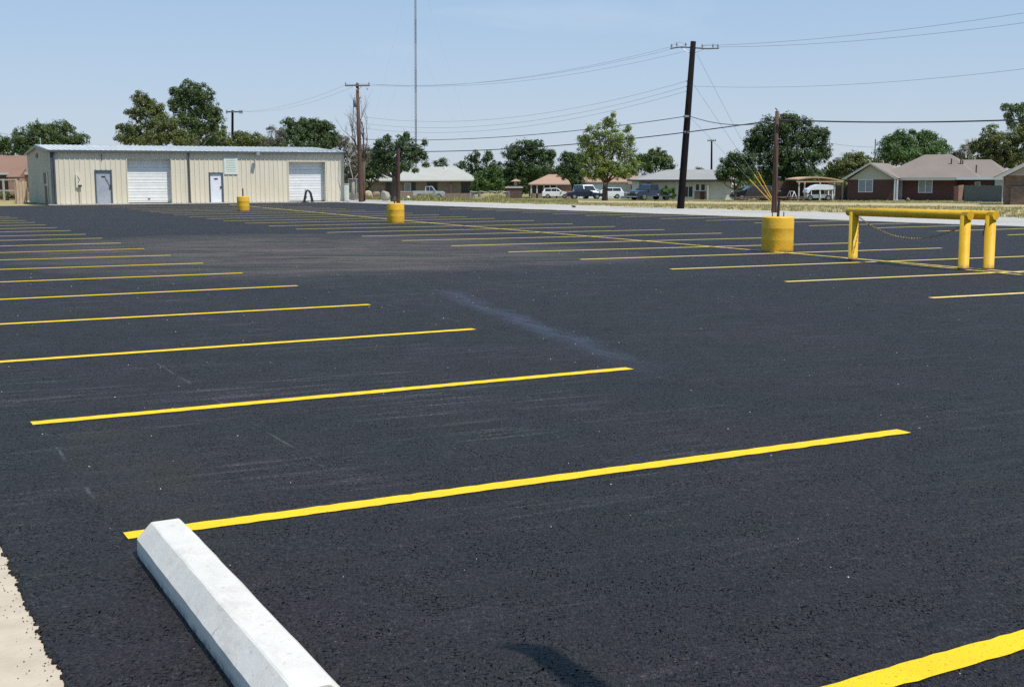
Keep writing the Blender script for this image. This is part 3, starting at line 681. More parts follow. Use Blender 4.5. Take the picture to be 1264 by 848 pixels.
# ------------------------------------------------------------------ houses
def facade(a, rot):
    dx, dy = math.cos(rot), math.sin(rot)
    def q(px, dep=0.0):                                             # distance along a wall that stands dep behind the front wall
        ox, oy = a.x-dy*dep, a.y+dx*dep
        d = ray(px, 232); den = d.x*(-dy)+d.y*dx; t = (ox*(-dy)+oy*dx)/den; return (d.x*t-ox)*dx+(d.y*t-oy)*dy
    def z(py, px, dep=0.0):
        t = q(px, dep); return zat(px, py, a.y+t*dy+dx*dep)-a.z
    return q, z
def win(parent, x0, x1, z0, z1, y=0.0, bars=1, glass='blindglass', fr='white_metal'):
    f_ = MB(); t = .06
    f_.box(x0, x1, y-.05, y-.002, z0, z0+t); f_.box(x0, x1, y-.05, y-.002, z1-t, z1)
    f_.box(x0, x0+t, y-.05, y-.002, z0+t, z1-t); f_.box(x1-t, x1, y-.05, y-.002, z0+t, z1-t)
    for i in range(bars):
        xc = x0+(x1-x0)*(i+1)/(bars+1); f_.box(xc-t/2, xc+t/2, y-.048, y-.002, z0+t, z1-t)
    w = f_.build('window', M[fr], parent); MB().box(x0+t, x1-t, y-.025, y-.004, z0+t, z1-t).build('pane', M[glass], w); return w
def hip(mb, x0, x1, y0, y1, z, zr, in0, in1, th=.14):
    """roof over a rectangle; in0/in1: how far the ridge ends come in (0 = gable)"""
    ym = (y0+y1)/2
    b = [(x0, y0, z), (x1, y0, z), (x1, y1, z), (x0, y1, z)]; t = [(x, y, z+th) for x, y, _ in b]; r_ = [(x0+in0, ym, zr), (x1-in1, ym, zr)]
    mb.add(b+t+r_, [(3, 2, 1, 0), (0, 1, 5, 4), (1, 2, 6, 5), (2, 3, 7, 6), (3, 0, 4, 7), (4, 5, 9, 8), (6, 7, 8, 9), (5, 6, 9), (7, 4, 8)]); return mb
def house(name, label, px0, px1, Y, eave, ridge, depth, wall, roof, rot=0, in0=2.5, in1=2.5, oh=.55, fascia='soffit', cat='house'):
    a = at(px0, Y); b = at(px1, Y); W = (b-a).length; e = empty(name, Vector((a.x, a.y, min(a.z, b.z))), rot, label, cat)
    ze = zat(px0, eave, Y)-e.location.z; zr = zat((px0+px1)/2, ridge, Y+depth/2)-e.location.z
    MB().box(0, W, 0, depth, -.3, ze-.002).build('wall', M[wall], e)
    rf_ = hip(MB(), -oh, W+oh, -oh, depth+oh, ze, zr, in0, in1, .05).build('roof', M[roof], e)
    fb = MB(); fb.box(-oh-.03, W+oh+.03, -oh-.03, -oh-.002, ze-.14, ze+.045); fb.box(-oh-.03, -oh-.002, -oh, depth+oh, ze-.14, ze+.045); fb.box(W+oh+.002, W+oh+.03, -oh, depth+oh, ze-.14, ze+.045)
    fb.build('fascia', M[fascia], rf_)
    return e, W, ze, zr
m_ = lambda Y: mpp(Y)
# 1 brown-roofed house on the far left
Y = 98.; e, W, ze, zr = house('ranch_house', 'brown-roofed low house behind the rail fence at the left edge', -60, 33, Y, 214, 192.3, 8, 'pinkwall', 'roofbrown', 0, 2, 0)
q = lambda px, x0=-60: (px-x0)*m_(Y)
win(e, q(-30), q(12), .7, 2.0, 0, 2, 'glass', 'browndark')
hip(MB(), q(20), q(36), -1.6, 1.0, ze-.35, ze+.35, .0, .0, .05).build('porch_roof', M['roofbrown'], e)
MB().box(q(21.5), q(35.5), -1.5, -.01, -.2, ze-.36).build('porch_wall', M['pinkwall'], e)
# 2 pale-roofed long house
Y = 188.; e, W, ze, zr = house('ranch_house', 'long low tan house with a pale grey hip roof behind the rusty pole', 459, 584, Y, 223.0, 206.3, 11, 'tanwall', 'roofwhite', 0, 7.4, 3.6, .9)
q = lambda px: (px-459)*m_(Y)
for a, b2 in ((477, 484), (508, 514), (528, 541), (570, 582)): win(e, q(a), q(b2), .35, ze-.25, 0, 0 if b2-a < 8 else 1, 'glass', 'browndark')
win(e, q(500), q(508), .7, ze-.4, 0, 0, 'blindglass')
for a in (455.5, 473, 496, 557): MB().box(q(a), q(a)+.18, -.75, -.55, -.1, ze-.15).build('porch_post', M['browndark'], e)
MB().tube([(q(548), 4.5, zr-.6), (q(548), 4.5, zr+.06)], .16, 8).build('vent_pipe', M['white_metal'], e)
# 3 orange gabled house
Y = 196.; e, W, ze, zr = house('cottage', 'orange-roofed brick cottage with a pillared porch behind the white car', 656, 707, Y, 227.2, 215.5, 9, 'pinkwall', 'rooforange', 0, 3.2, 2.5, .3)
q = lambda px: (px-656)*m_(Y)
for a in (656, 663, 671.5, 679, 687): MB().box(q(a)-.1, q(a)+.12, -1.9, -1.68, -.1, ze-.2).build('porch_post', M['soffit'], e)
MB().box(q(655), q(692), -2.1, -.31, ze-.18, ze-.04).build('porch_roof', M['rooforange'], e)
MB().box(q(656), q(690), -1.9, -1.72, -.1, .75).build('porch_railing', M['tanwall'], e)
for a in (658, 665, 673.5, 681): win(e, q(a), q(a)+.6, .8, ze-.4, 0, 0, 'glass', 'browndark')
MB().box(q(690), q(694), 3, 3.6, ze+.6, zr+.35).build('chimney', M['pinkwall'], e)
# 4 small brown shed with tan cap
Y = 190.; e, W, ze, zr = house('shed', 'small red-brown shed with a little tan peaked roof left of the cottage', 625, 645, Y, 231.3, 229.2, 3, 'browndark', 'roofbrown', 0, .8, .8, .1, cat='shed')
q = lambda px: (px-625)*m_(Y)
MB().box(q(635), q(639), 1, 1.7, ze, zat(637, 225, Y)-e.location.z).build('turret', M['soffit'], e)
hip(MB(), q(631), q(644), .2, 2.6, zat(637, 224.3, Y)-e.location.z, zat(637, 221.2, Y)-e.location.z, .7, .7, .03).build('cap_roof', M['rooforange'], e)
# 5 white house with orange roof
Y = 178.; e, W, ze, zr = house('ranch_house', 'white house with an orange-tan roof seen behind the yellowish tree', 712, 796, Y, 225.2, 217, 8, 'whitewall', 'rooforange', 0, 2, 0, .4, 'tanwall')
q = lambda px: (px-712)*m_(Y)
win(e, q(778.5), q(782.5), .5, 1.9, 0, 0, 'glass'); win(e, q(724), q(729), .9, 1.9, 0, 1, 'glass')
MB().box(q(716), q(746), -.03, -.003, 0, 2.1).build('garage_door', M['white_metal'], e)
hip(MB(), q(774), q(792), -2.4, -.42, ze-.30, ze-.05, .0, .0, .04).build('porch_roof', M['roofbrown'], e)
# 6 grey-roofed white house
Y = 142.; e, W, ze, zr = house('ranch_house', 'white house with a grey hip roof behind the leaning dark pole', 789, 903, Y, 222.6, 209.6, 8.5, 'whitewall', 'roofgrey', 0, 4.2, 1.5, .5, 'black_steel')
q = lambda px: (px-789)*m_(Y)
MB().box(q(788), q(905), -.75, -.531, ze-.22, ze-.02).build('eave_beam', M['black_steel'], e)
win(e, q(838), q(856), .25, 1.55, 0, 2, 'glass'); win(e, q(858.5), q(864), 1.0, 1.8, 0, 0, 'glass'); win(e, q(865), q(871), 1.0, 1.8, 0, 0, 'glass')
MB().box(q(858), q(872), -.10, -.06, 0, .95).build('porch_panel', M['tanwall'], e)
MB().box(q(864.5), q(870), -.13, -.101, 0.05, .9).build('door', M['rust'], e)
win(e, q(797), q(806), 1.75, 2.02, 0, 0, 'glass')
ar = MB(); ar.prism([(q(787.2), 0), (q(796.5), 0), (q(796.5), 1.3), (q(795), 1.6), (q(792), 1.68), (q(789), 1.55), (q(787.6), 1.2)], 'y', -1.6, -.01); ar.build('dark_shutter_box', M['black_steel'], e)
MB().prism([(q(820), .95), (q(825), .95), (q(824.6), 1.35), (q(823), 1.62), (q(821.4), 1.5)], 'y', -.1, -.01).build('arched_window', M['glass'], e)
MB().prism([(q(829.5), .9), (q(833.6), .9), (q(833.6), 1.25), (q(831.5), 1.42), (q(829.5), 1.25)], 'y', -.1, -.01).build('arched_window', M['glass'], e)
MB().box(q(872.6), q(873.9), -.6, -.45, 0, ze-.2).build('porch_post', M['soffit'], e)
for i in range(2): MB().tube([(q(846+i*4), 4, zr-.2), (q(846+i*4), 4, zr+.10)], .15, 8).build('roof_vent', M['galv'], e)
# 7 cream metal shed
Y = 150.; e, W, ze, zr = house('storage_shed', 'cream low metal shed behind the small forked tree', 875, 930, Y, 231.2, 226.0, 6, 'creamwall', 'creamwall', 0, 2.2, 2.2, .08, 'creamwall', 'shed')
# 8 carport with tan roof
Y = 122.; c0 = at(980, Y); cpt = empty('carport', c0, 0, 'open carport with a curved tan roof left of the red brick house', 'carport')
q = lambda px: (px-980)*m_(Y); z_ = lambda py: zat(1000, py, Y)-c0.z
cr = MB(); n = 10; top = []; bot = []
for i in range(n+1):
    t = i/n; x = q(984)+(q(1041.5)-q(984))*t; z = z_(224.6)+(z_(218.4)-z_(224.6))*math.sin(math.pi*(.25+t*.62))**1.5; top.append((x, z)); bot.append((x, z-.12))
cr.prism(top+bot[::-1], 'y', 0, 5.5).build('roof', M['rooftan'], cpt)
MB().box(q(983), q(1042), -.05, -.003, z_(225.4), z_(223.8)).build('fascia', M['rooftan'], cpt)
for a in (986, 993, 1012, 1030, 1040): MB().box(q(a), q(a)+.12, .1, .22, 0, z_(224.6)).build('post', M['soffit'], cpt)
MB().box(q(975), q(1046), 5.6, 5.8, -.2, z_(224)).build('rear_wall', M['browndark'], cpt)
# 9 red brick house
RB = R(-29); a = at(1046, 121.); e = empty('brick_house', a, RB, 'red brick house with a taupe roof and pale front gable behind the pipe barrier', 'house')
q, zf = facade(a, RB); ze = zf(220.3, 1100)
xa, xb, xc, xd = 0, q(1104), q(1179, 1.6), q(1236, 3.2)
MB().box(xa, xb, 0, 9, -.4, ze).box(xb+.002, xc, 1.6, 9.5, -.4, ze).box(xc+.002, xd, 3.2, 9.4, -.4, ze).build('wall', M['redbrick'], e)
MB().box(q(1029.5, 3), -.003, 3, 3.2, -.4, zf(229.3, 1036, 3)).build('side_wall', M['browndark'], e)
gx0, gx1 = q(1039, -.5), q(1108, -.5); gm = (gx0+gx1)/2; zr = zf(201.0, 1075, -.5)
gr = MB().prism([(gx0, ze), (gm, zr), (gx1, ze), (gx1-.35, ze), (gm, zr-.17), (gx0+.35, ze)], 'y', -.5, 7.5).build('gable_roof', M['rooftaupe'], e)
MB().prism([(gx0-.04, ze-.10), (gm, zr+.05), (gx1+.04, ze-.10), (gx1-.30, ze-.10), (gm, zr-.14), (gx0+.30, ze-.10)], 'y', -.56, -.501).build('barge_board', M['soffit'], gr)
MB().prism([(gx0+.5, ze-.12), (gm, zr-.18), (gx1-.5, ze-.12)], 'y', -.03, 6).build('gable_wall', M['gable'], e)
def hiproof(x0, x1, y0, y1, r0, r1, ry, z0, z1, name):
    return MB().add([(x0, y0, z0), (x1, y0, z0), (x1, y1, z0), (x0, y1, z0), (x0, y0, z0+.05), (x1, y0, z0+.05), (x1, y1, z0+.05), (x0, y1, z0+.05), (r0, ry, z1), (r1, ry, z1)],
       [(3, 2, 1, 0), (0, 1, 5, 4), (1, 2, 6, 5), (2, 3, 7, 6), (3, 0, 4, 7), (4, 5, 9, 8), (5, 6, 9), (6, 7, 8, 9), (7, 4, 8)]).build(name, M['rooftaupe'], e)
zm = zf(191.0, 1155, 5.4)
mo = hiproof(q(1080, 1.0), xc+2.2, .9, 10.0, q(1140, 5.4), q(1172, 5.4), 5.4, ze+.003, zm, 'main_roof')
hiproof(xc-3.5, q(1243, 2.6), 2.6, 10.0, q(1185, 6.3), q(1222, 6.3), 6.3, ze-.006, zf(197.3, 1210, 6.3), 'side_roof')
MB().box(q(1108, .85), q(1179, .85), .82, .897, ze-.20, ze+.045).build('fascia', M['soffit'], mo)
MB().box(q(1180, .85), q(1241, 2.5)-.0, .76, .815, ze-.16, ze+.07).build('gutter', M['white_metal'], mo)
win(e, q(1059.5), q(1077.5), zf(237.6, 1068), zf(221.6, 1068), 0, 1); win(e, q(1133.5, 1.6), q(1151, 1.6), zf(238.3, 1142, 1.6), zf(221.6, 1142, 1.6), 1.6, 1)
win(e, q(1203, 3.2), q(1210, 3.2), .9, ze-.35, 3.2, 0)
MB().box(q(1228, 3.1), q(1236.4, 3.1), 2.9, 3.19, .5, ze-.06).build('pale_panel', M['soffit'], e)
for px in (1103.6, 1106.6): MB().box(q(px, -.4), q(px, -.4)+.13, -.45, -.32, -.05, ze-.12).build('porch_post', M['white_metal'], e)
MB().box(q(1109, 1.55), q(1114, 1.55), 1.50, 1.598, 0, 2.0).build('door', M['blindglass'], e)
MB().box(xb+.01, q(1116, .5), -.5, 1.58, -.3, .06).build('porch_step', M['gravel'], e)
for px, py, s_r in ((1157.5, 189.5, .17), (1190.5, 190.5, .17)):
    MB().tube([(q(px, 5.6), 5.6, zf(py+4.5, px, 5.6)), (q(px, 5.6), 5.6, zf(py+1, px, 5.6)), (q(px, 5.6), 5.6, zf(py-.9, px, 5.6))], [.06, .06, s_r], 10).build('roof_turbine', M['white_metal'], e)
for px, py in ((1173, 197), (1184.5, 197.5), (1187, 199.5), (1204, 205)):
    MB().tube([(q(px, 3.5), 3.5, ze+.1), (q(px, 3.5), 3.5, zf(py-1.2, px, 3.5))], .06, 8).build('vent_pipe', M['black_steel'], e)
MB().tube([(q(1078.5, 9.2), 9.2, ze), (q(1078.5, 9.2), 9.2, zf(172, 1078, 9.2))], .05, 8).build('service_mast', M['darkmetal'], e)
# low broken brick wing wall and grey board fence
bw = at(1178, 106.); e2 = empty('brick_wing_wall', bw, 0, 'short stepped orange-red brick wall at the left end of the grey fence', 'wall')
q = lambda px: (px-1178)*m_(106.)
MB().box(q(1178), q(1182.5), 0, .25, -.2, 1.05).box(q(1177.5), q(1183), .003, .247, 1.053, 1.3).build('pier', M['redbrick'], e2)
MB().prism([(q(1183), -.2), (q(1187.6), -.2), (q(1189.5), 1.40), (q(1183), 1.34)], 'y', .02, .22).build('panel', M['pinkwall'], e2)
def boardfence(label, p0, p1, h, mat, bw_=.14, gap=.012, rails=True, name='board_fence', rag=.03):
    e = empty(name, p0, math.atan2(p1.y-p0.y, p1.x-p0.x), label, 'fence'); L = (p1-p0).length; rr = random.Random(int(L*100)); b = MB(); x = 0
    while x < L:
        hh = h+rr.uniform(-rag, rag); b.box(x, min(x+bw_, L), rr.uniform(-.006, .006), .02+rr.uniform(0, .006), -.15, hh); x += bw_+gap
    b.build('boards', M[mat], e)
    if rails: MB().box(0, L, .035, .08, .3, .38).box(0, L, .035, .08, h-.4, h-.32).build('rail', M[mat], e)
    x = 0
    while x <= L+.01: MB().box(x-.05, x+.05, .082, .18, -.2, h-.05).build('post', M[mat], e); x += 2.4
    return e
boardfence('dark grey board fence between the red brick house and the tan brick house', at(1190, 105), at(1239.5, 100), 1.36, 'greywood')
# 10 tan brick house, right edge
Y = 80.; RT_ = R(-24); a = at(1239.5, Y); e = empty('brick_house', a, RT_, 'mottled tan brick house with a grey gable cut by the right edge', 'house')
q, zf_ = facade(a, RT_); z_ = lambda py: zf_(py, 1250); ze = z_(217.0); Wt = q(1239.5+150)
MB().box(0, Wt, 0, 8, -.2, ze).build('wall', M['tanbrick'], e)
MB().box(q(1248), Wt, -.22, -.003, -.2, 1.15).build('planter_wall', M['tanbrick'], e)
gm = Wt/2; zr = ze-.13+(zf_(200.5, 1264)-ze+.13)*(gm+.75)/(q(1264)+.75)
MB().prism([(0.15, ze+.002), (Wt-.15, ze+.002), (gm, zr-.15)], 'y', .003, 7.9).build('gable_wall', M['greysiding'], e)
gr = MB().prism([(-.75, ze-.13), (gm, zr), (Wt+.75, ze-.13), (Wt+.3, ze-.13), (gm, zr-.14), (-.3, ze-.13)], 'y', -.5, 8.4).build('gable_roof', M['rooftaupe'], e)
MB().prism([(-.78, ze-.22), (gm, zr+.05), (Wt+.78, ze-.22), (Wt+.35, ze-.22), (gm, zr-.22), (-.35, ze-.22)], 'y', -.56, -.502).build('barge_board', M['soffit'], gr)
MB().tube([(-.1, -.3, 0), (-.1, -.3, ze-.2)], .03, 8).build('downspout', M['soffit'], e)

# ------------------------------------------------------------------ fences and yard things
Yf = 90.
fe = empty('rail_fence', at(-30, Yf), 0, 'pale post and rail fence with two rails at the left edge', 'fence'); q = lambda px: (px+30)*m_(Yf)
for z in (.78, 1.55): MB().box(q(-30), q(22), -.03, .03, z-.05, z+.05).build('rail', M['palewood'], fe)
for px in (-28, -10, 6, 22): MB().box(q(px)-.06, q(px)+.06, -.07, .05, -.1, 1.62).build('post', M['palewood'], fe)
boardfence('tan vertical board fence panel beside the end wall of the workshop', at(21.5, 81.5), at(34.5, 82.), 1.45, 'tanwood', .17, .035, True, 'board_fence', .06)
Yg = 92.; ge = empty('chain_link_gate', at(430.5, Yg), 0, 'grey chain link gate beside the workshop right corner', 'gate'); q = lambda px: (px-430.5)*m_(Yg)
def mesh_panel(parent, x0, x1, z0, z1, s=.10, r_=.006):
    b = MB(); W_, H_ = x1-x0, z1-z0; k = -H_
    while k < W_:
        a0 = max(k, 0); a1 = min(k+H_, W_)
        if a1 > a0:
            b.tube([(x0+a0, 0, z0+a0-k), (x0+a1, 0, z0+a1-k)], r_, 3, False); b.tube([(x0+a0, .01, z1-(a0-k)), (x0+a1, .01, z1-(a1-k))], r_, 3, False)
        k += s
    return b.build('wire_mesh', M['galv'], parent)
for x in (q(431), q(440.5), q(444.5)): MB().tube([(x, 0, -.1), (x, 0, 1.62)], .04, 8).build('post', M['galv'], ge)
for z in (.1, 1.55): MB().tube([(q(431), 0, z), (q(444.5), 0, z)], .025, 8).build('rail', M['galv'], ge)
mesh_panel(ge, q(431), q(444.5), .1, 1.55)
wb = empty('white_tank', at(428.3, 86.), 0, 'pale white-green upright box against the workshop right corner', 'tank')
MB().box(-.15, .16, -.2, .2, 0, 1.18).build('body', M['whiteplastic'], wb, bev=.03); MB().box(-.17, .18, -.22, .22, 1.183, 1.22).build('lid', M['whiteplastic'], wb)
def rock(px, Y, w, h, label, mat='stone', seed=1, name='boulder', cat='rock'):
    import bmesh
    bm = bmesh.new(); bmesh.ops.create_icosphere(bm, subdivisions=3, radius=1); rr = random.Random(seed); ax = [Vector((rr.gauss(0, 1), rr.gauss(0, 1), rr.gauss(0, 1))).normalized() for _ in range(9)]
    for v in bm.verts:
        s = 1.0
        for a_ in ax:
            d = v.co.dot(a_)
            if d > .72: s = min(s, .72/d)
        v.co = v.co*s*1.15; v.co.x *= w/2; v.co.y *= w/2.4; v.co.z = v.co.z*h/2+h*.42
    me = bpy.data.meshes.new(name); bm.to_mesh(me); bm.free(); me.materials.append(M[mat]); o = bpy.data.objects.new(name, me); COL.objects.link(o); o.location = at(px, Y); return tag(o, label, cat)
rock(476, 90, .58, .80, 'tall pale boulder left of the middle yellow drum', seed=1)
rock(455, 106, .75, .75, 'squat tan boulder in the weeds right of the wooden pole', 'tanwood', 2)
rock(465, 112, .8, .8, 'grey-tan boulder between the pole and the leafy trunk', 'tanwall', 3)
rock(504.5, 104, .30, .35, 'small bright white rock in the weeds right of the rusty pipe', 'whiteplastic', 4)
rock(561.5, 98, .16, .16, 'tiny white rock in the weeds before the green bush', 'whiteplastic', 5)
rock(708.5, 66, .22, .12, 'dark clod on the gravel before the navy car', 'black_steel', 6, 'clod', 'clod')
rock(1121, 104, .30, .35, 'small tan stone on the lawn before the brick house porch', 'tanwall', 7)
# low stone wall and concrete blocks in front of the pale-roofed house
Yw = 172.; lw = empty('garden_wall', at(486, Yw), 0, 'low tan block wall before the pale-roofed house', 'wall'); q = lambda px: (px-486)*m_(Yw)
MB().box(0, q(548), 0, .2, -.4, 1.0).build('wall', M['tanwall'], lw); MB().box(q(548)+.003, q(583), .01, .19, -.4, .8).build('wall', M['tanwall'], lw)
MB().box(-.03, q(548)+.03, -.03, .23, 1.003, 1.08).build('coping', M['soffit'], lw)
Yc = 140.; cf = empty('chain_link_fence', at(580, Yc), 0, 'sagging chain link fence under the green bush', 'fence'); q = lambda px: (px-580)*m_(Yc)
for px in (581, 593, 605, 617, 629): MB().tube([(q(px), 0, -.1), (q(px), 0, 1.05)], .035, 8).build('post', M['galv'], cf)
MB().tube([(q(px), 0, .98+.05*math.sin(px*.5)) for px in range(581, 630, 4)], .03, 6).build('rail', M['galv'], cf); mesh_panel(cf, q(581), q(629), .1, .95, .16)
rc = at(1128, 100)
# bird-bath like post, debris line, A frame
Yd = 116.; db = empty('timber_pile', at(915, Yd), 0, 'long low pile of brown timber behind the brown pole', 'timber'); q = lambda px: (px-915)*m_(Yd); rr = random.Random(31)
for i in range(26):
    x = q(rr.uniform(914, 990)); L = rr.uniform(1.2, 2.6); z = rr.uniform(.05, .38); a_ = rr.uniform(-.2, .2); dx, dy = math.cos(a_)*L/2, math.sin(a_)*L/2
    MB().tube([(x-dx, -dy+rr.uniform(-.4, .4), z), (x+dx, dy, z+rr.uniform(-.05, .15))], rr.uniform(.04, .09), 6).build('log', M['browndark'] if i % 4 else M['brownpole'], db)
Ya = 119.; af = empty('swing_frame', at(981.5, Ya), 0, 'white A-shaped metal frame before the dark carport', 'frame'); s = m_(Ya)
for x in (-4.6, 3.6): MB().tube([(x*s, 0, 0), (-.2*s, .3, 11.5*s)], .035, 8).build('leg', M['white_metal'], af)
MB().tube([(-.2*s, .3, 11.5*s), (-.2*s, 2.2, 11.5*s)], .03, 8).build('top_bar', M['white_metal'], af)
for x in (-4.6, 3.6): MB().tube([(x*s, 2.5, 0), (-.2*s, 2.2, 11.5*s)], .03, 8).build('leg', M['white_metal'], af)

# ------------------------------------------------------------------ vehicles (local x = forward, y = left, z = up)
def vehicle(name, label, px, Y, rot, paint_, L, Wd_, kind, cat):
    e = empty(name, at(px, Y), rot, label, cat); hw = Wd_/2
    if kind == 'suv':
        prof = [(-L/2, .35), (-L/2+.02, .95), (-L/2+.1, 1.0), (L*.18, 1.0), (L*.30, .97), (L/2-.12, .82), (L/2, .62), (L/2, .35)]
        cab = [(-L/2+.12, 1.0), (-L/2+.42, 1.50), (-L*.02, 1.54), (L*.07, 1.50), (L*.24, .99)]; cuts = (-L*.17, L*.03)
    elif kind == 'sedan':
        prof = [(-L/2, .35), (-L/2+.03, .80), (-L/2+.15, .88), (L*.14, .90), (L*.30, .84), (L/2-.12, .70), (L/2, .55), (L/2, .32)]
        cab = [(-L*.36, .88), (-L*.22, 1.28), (-L*.02, 1.33), (L*.05, 1.30), (L*.20, .89)]; cuts = (-L*.08,)
    elif kind == 'pickup':
        prof = [(-L/2, .50), (-L/2, 1.12), (-L*.07, 1.12), (-L*.07, 1.10), (L*.20, 1.10), (L*.30, 1.08), (L/2-.1, .98), (L/2, .80), (L/2, .45)]
        cab = [(-L*.12, 1.10), (-L*.10, 1.72), (L*.08, 1.76), (L*.12, 1.70), (L*.23, 1.10)]; cuts = (L*.03,)
    else:                                           # van
        prof = [(-L/2, .35), (-L/2, 1.15), (L*.22, 1.12), (L*.34, 1.05), (L/2-.1, .90), (L/2, .7), (L/2, .35)]
        cab = [(-L/2+.02, 1.15), (-L/2+.1, 1.90), (L*.10, 1.92), (L*.16, 1.86), (L*.33, 1.06)]; cuts = (-L*.2, L*.02)
    bd = MB(); n = len(prof); vs = []
    for y, k, dz in ((-hw, .985, 0), (-hw*.93, 1, 0), (hw*.93, 1, 0), (hw, .985, 0)):
        for x, z in prof: vs.append((x*(k), y, z-(0.03 if abs(y) > hw*.95 and z > .6 else 0)))
    fs = [tuple(range(n)), tuple(range(4*n-1, 3*n-1, -1))]
    for j in range(3):
        for i in range(n): fs.append((j*n+i, (j+1)*n+i, (j+1)*n+(i+1) % n, j*n+(i+1) % n))
    bd.add(vs, fs)
    ci = .16; n = len(cab); vs = [(x, -(hw-.03-(ci if z > 1.15 else 0)), z-.004) for x, z in cab]+[(x, (hw-.03-(ci if z > 1.15 else 0)), z-.004) for x, z in cab]
    bd.add(vs, [tuple(range(n)), tuple(range(2*n-1, n-1, -1))]+[(i, i+n, (i+1) % n+n, (i+1) % n) for i in range(n)])
    body = bd.build('body', M[paint_], e, bev=.012)
    zb, zt_ = cab[0][1], max(z for x, z in cab)
    for sgn in (-1, 1):
        g_ = MB(); lo = zb+.06; hi = zt_-.09
        def yw(z): return sgn*(hw-.03-ci*min(max((z-zb)/(max(.25, zt_-zb)), 0), 1)+.022)
        xa = cab[0][0]+(cab[1][0]-cab[0][0])*.5+.12; xb = cab[-1][0]-(cab[-1][0]-cab[-2][0])*.35-.05
        xa2 = cab[1][0]+.05; xb2 = cab[-2][0]-.03
        pts_ = [xa]+list(cuts)+[xb]; pt2 = [xa2]+list(cuts)+[xb2]
        for i in range(len(pts_)-1):
            a0, a1 = pts_[i]+.03, pts_[i+1]-.03; b0, b1 = pt2[i]+.03, pt2[i+1]-.03
            v4 = [(a0, yw(lo), lo), (a1, yw(lo), lo), (b1, yw(hi), hi), (b0, yw(hi), hi)]
            g_.add([*v4, *[(x, y-sgn*.03, z) for x, y, z in v4]], [(0, 1, 2, 3), (4, 5, 6, 7), (0, 1, 5, 4), (1, 2, 6, 5), (2, 3, 7, 6), (3, 0, 4, 7)])
        g_.build('side_window', M['glass'], e)
        MB().box(cab[-1][0]-.25, cab[-1][0]-.08, *sorted((sgn*(hw), sgn*(hw+.16))), zb+.02, zb+.17).build('mirror', M[paint_], e)
        for x, nm, mt in ((L/2-.06, 'headlight', 'lampglass'), (-L/2-.005, 'tail_light', 'redlens')):
            MB().box(x-.03, x+.075, *sorted((sgn*hw*.55, sgn*hw*.93)), .62 if kind != 'pickup' else .72, .78 if kind != 'pickup' else .92).build(nm, M[mt], e)
        for x in (-L*.30, L*.31):
            rw = .33 if kind in ('sedan', 'suv') else .38; y0, y1 = sorted((sgn*(hw-.20), sgn*(hw+.015)))
            wh = MB().tube([(x, y0, rw), (x, y1, rw)], rw, 20).build('wheel', M['rubber'], e)
            MB().tube([(x, sgn*(hw+.016), rw), (x, sgn*(hw+.026), rw)], rw*.62, 14).build('rim', M['chrome'], wh)
    for (x0_, z0_), (x1_, z1_), nm in ((cab[-1], cab[-2], 'windscreen'), (cab[0], cab[1], 'rear_window')):
        d_ = .02 if nm == 'windscreen' else -.02; f0_, f1_ = .10, .88
        xa, za = x0_+(x1_-x0_)*f0_+d_, z0_+(z1_-z0_)*f0_+.008; xb, zb2 = x0_+(x1_-x0_)*f1_+d_, z0_+(z1_-z0_)*f1_+.008; wy = hw-.03
        MB().add([(xa, -wy+.1, za), (xa, wy-.1, za), (xb, wy-ci-.08, zb2), (xb, -wy+ci+.08, zb2), (xa-d_*1.5, -wy+.1, za), (xa-d_*1.5, wy-.1, za), (xb-d_*1.5, wy-ci-.08, zb2), (xb-d_*1.5, -wy+ci+.08, zb2)],
                 [(0, 1, 2, 3), (4, 5, 6, 7), (0, 1, 5, 4), (1, 2, 6, 5), (2, 3, 7, 6), (3, 0, 4, 7)]).build(nm, M['glass'], e)
    MB().box(L/2-.02, L/2+.03, -hw*.5, hw*.5, .50, .72).build('grille', M['black_steel'], e)
    MB().box(L/2-.06, L/2+.09, -hw*.95, hw*.95, .34, .46).build('bumper', M['black_steel'] if kind != 'pickup' else M['chrome'], e)
    if kind == 'pickup': MB().box(-L/2+.12, -L*.12, -hw+.12, hw-.12, 1.121, 1.135).build('bed_cover', M['black_steel'], e)
    return e
vehicle('parked_car', 'white hatchback parked in front of the orange-roofed cottage', 686.5, 183., R(0), 'carwhite', 4.1, 1.8, 'suv', 'car')
vehicle('parked_car', 'long dark navy car left of the yellowish tree trunk', 722.5, 164., R(3), 'carnavy', 4.9, 1.8, 'sedan', 'car')
vehicle('parked_van', 'white van with dark windows behind the navy car', 723.5, 171., R(-68), 'carwhite', 4.6, 1.9, 'van', 'van')
vehicle('parked_car', 'white car partly hidden behind the yellowish tree trunk', 749., 172., R(182), 'carwhite', 4.7, 1.8, 'suv', 'car')
vehicle('parked_pickup', 'dark blue pickup truck beside the round green hedge', 803, 137., R(-148), 'carblue', 5.0, 1.9, 'pickup', 'pickup truck')
vehicle('parked_car', 'black car in the shade of the big tree left of the brown pole', 929, 128., R(184), 'black_steel', 4.3, 1.8, 'suv', 'car')
vehicle('parked_pickup', 'silver-grey pickup in the weeds before the pale-roofed house', 530, 165., R(2), 'carsilver', 4.2, 1.8, 'pickup', 'pickup truck')
vehicle('parked_car', 'small dark car at the corner of the white house', 786, 168., R(100), 'carnavy', 4.2, 1.8, 'sedan', 'car')
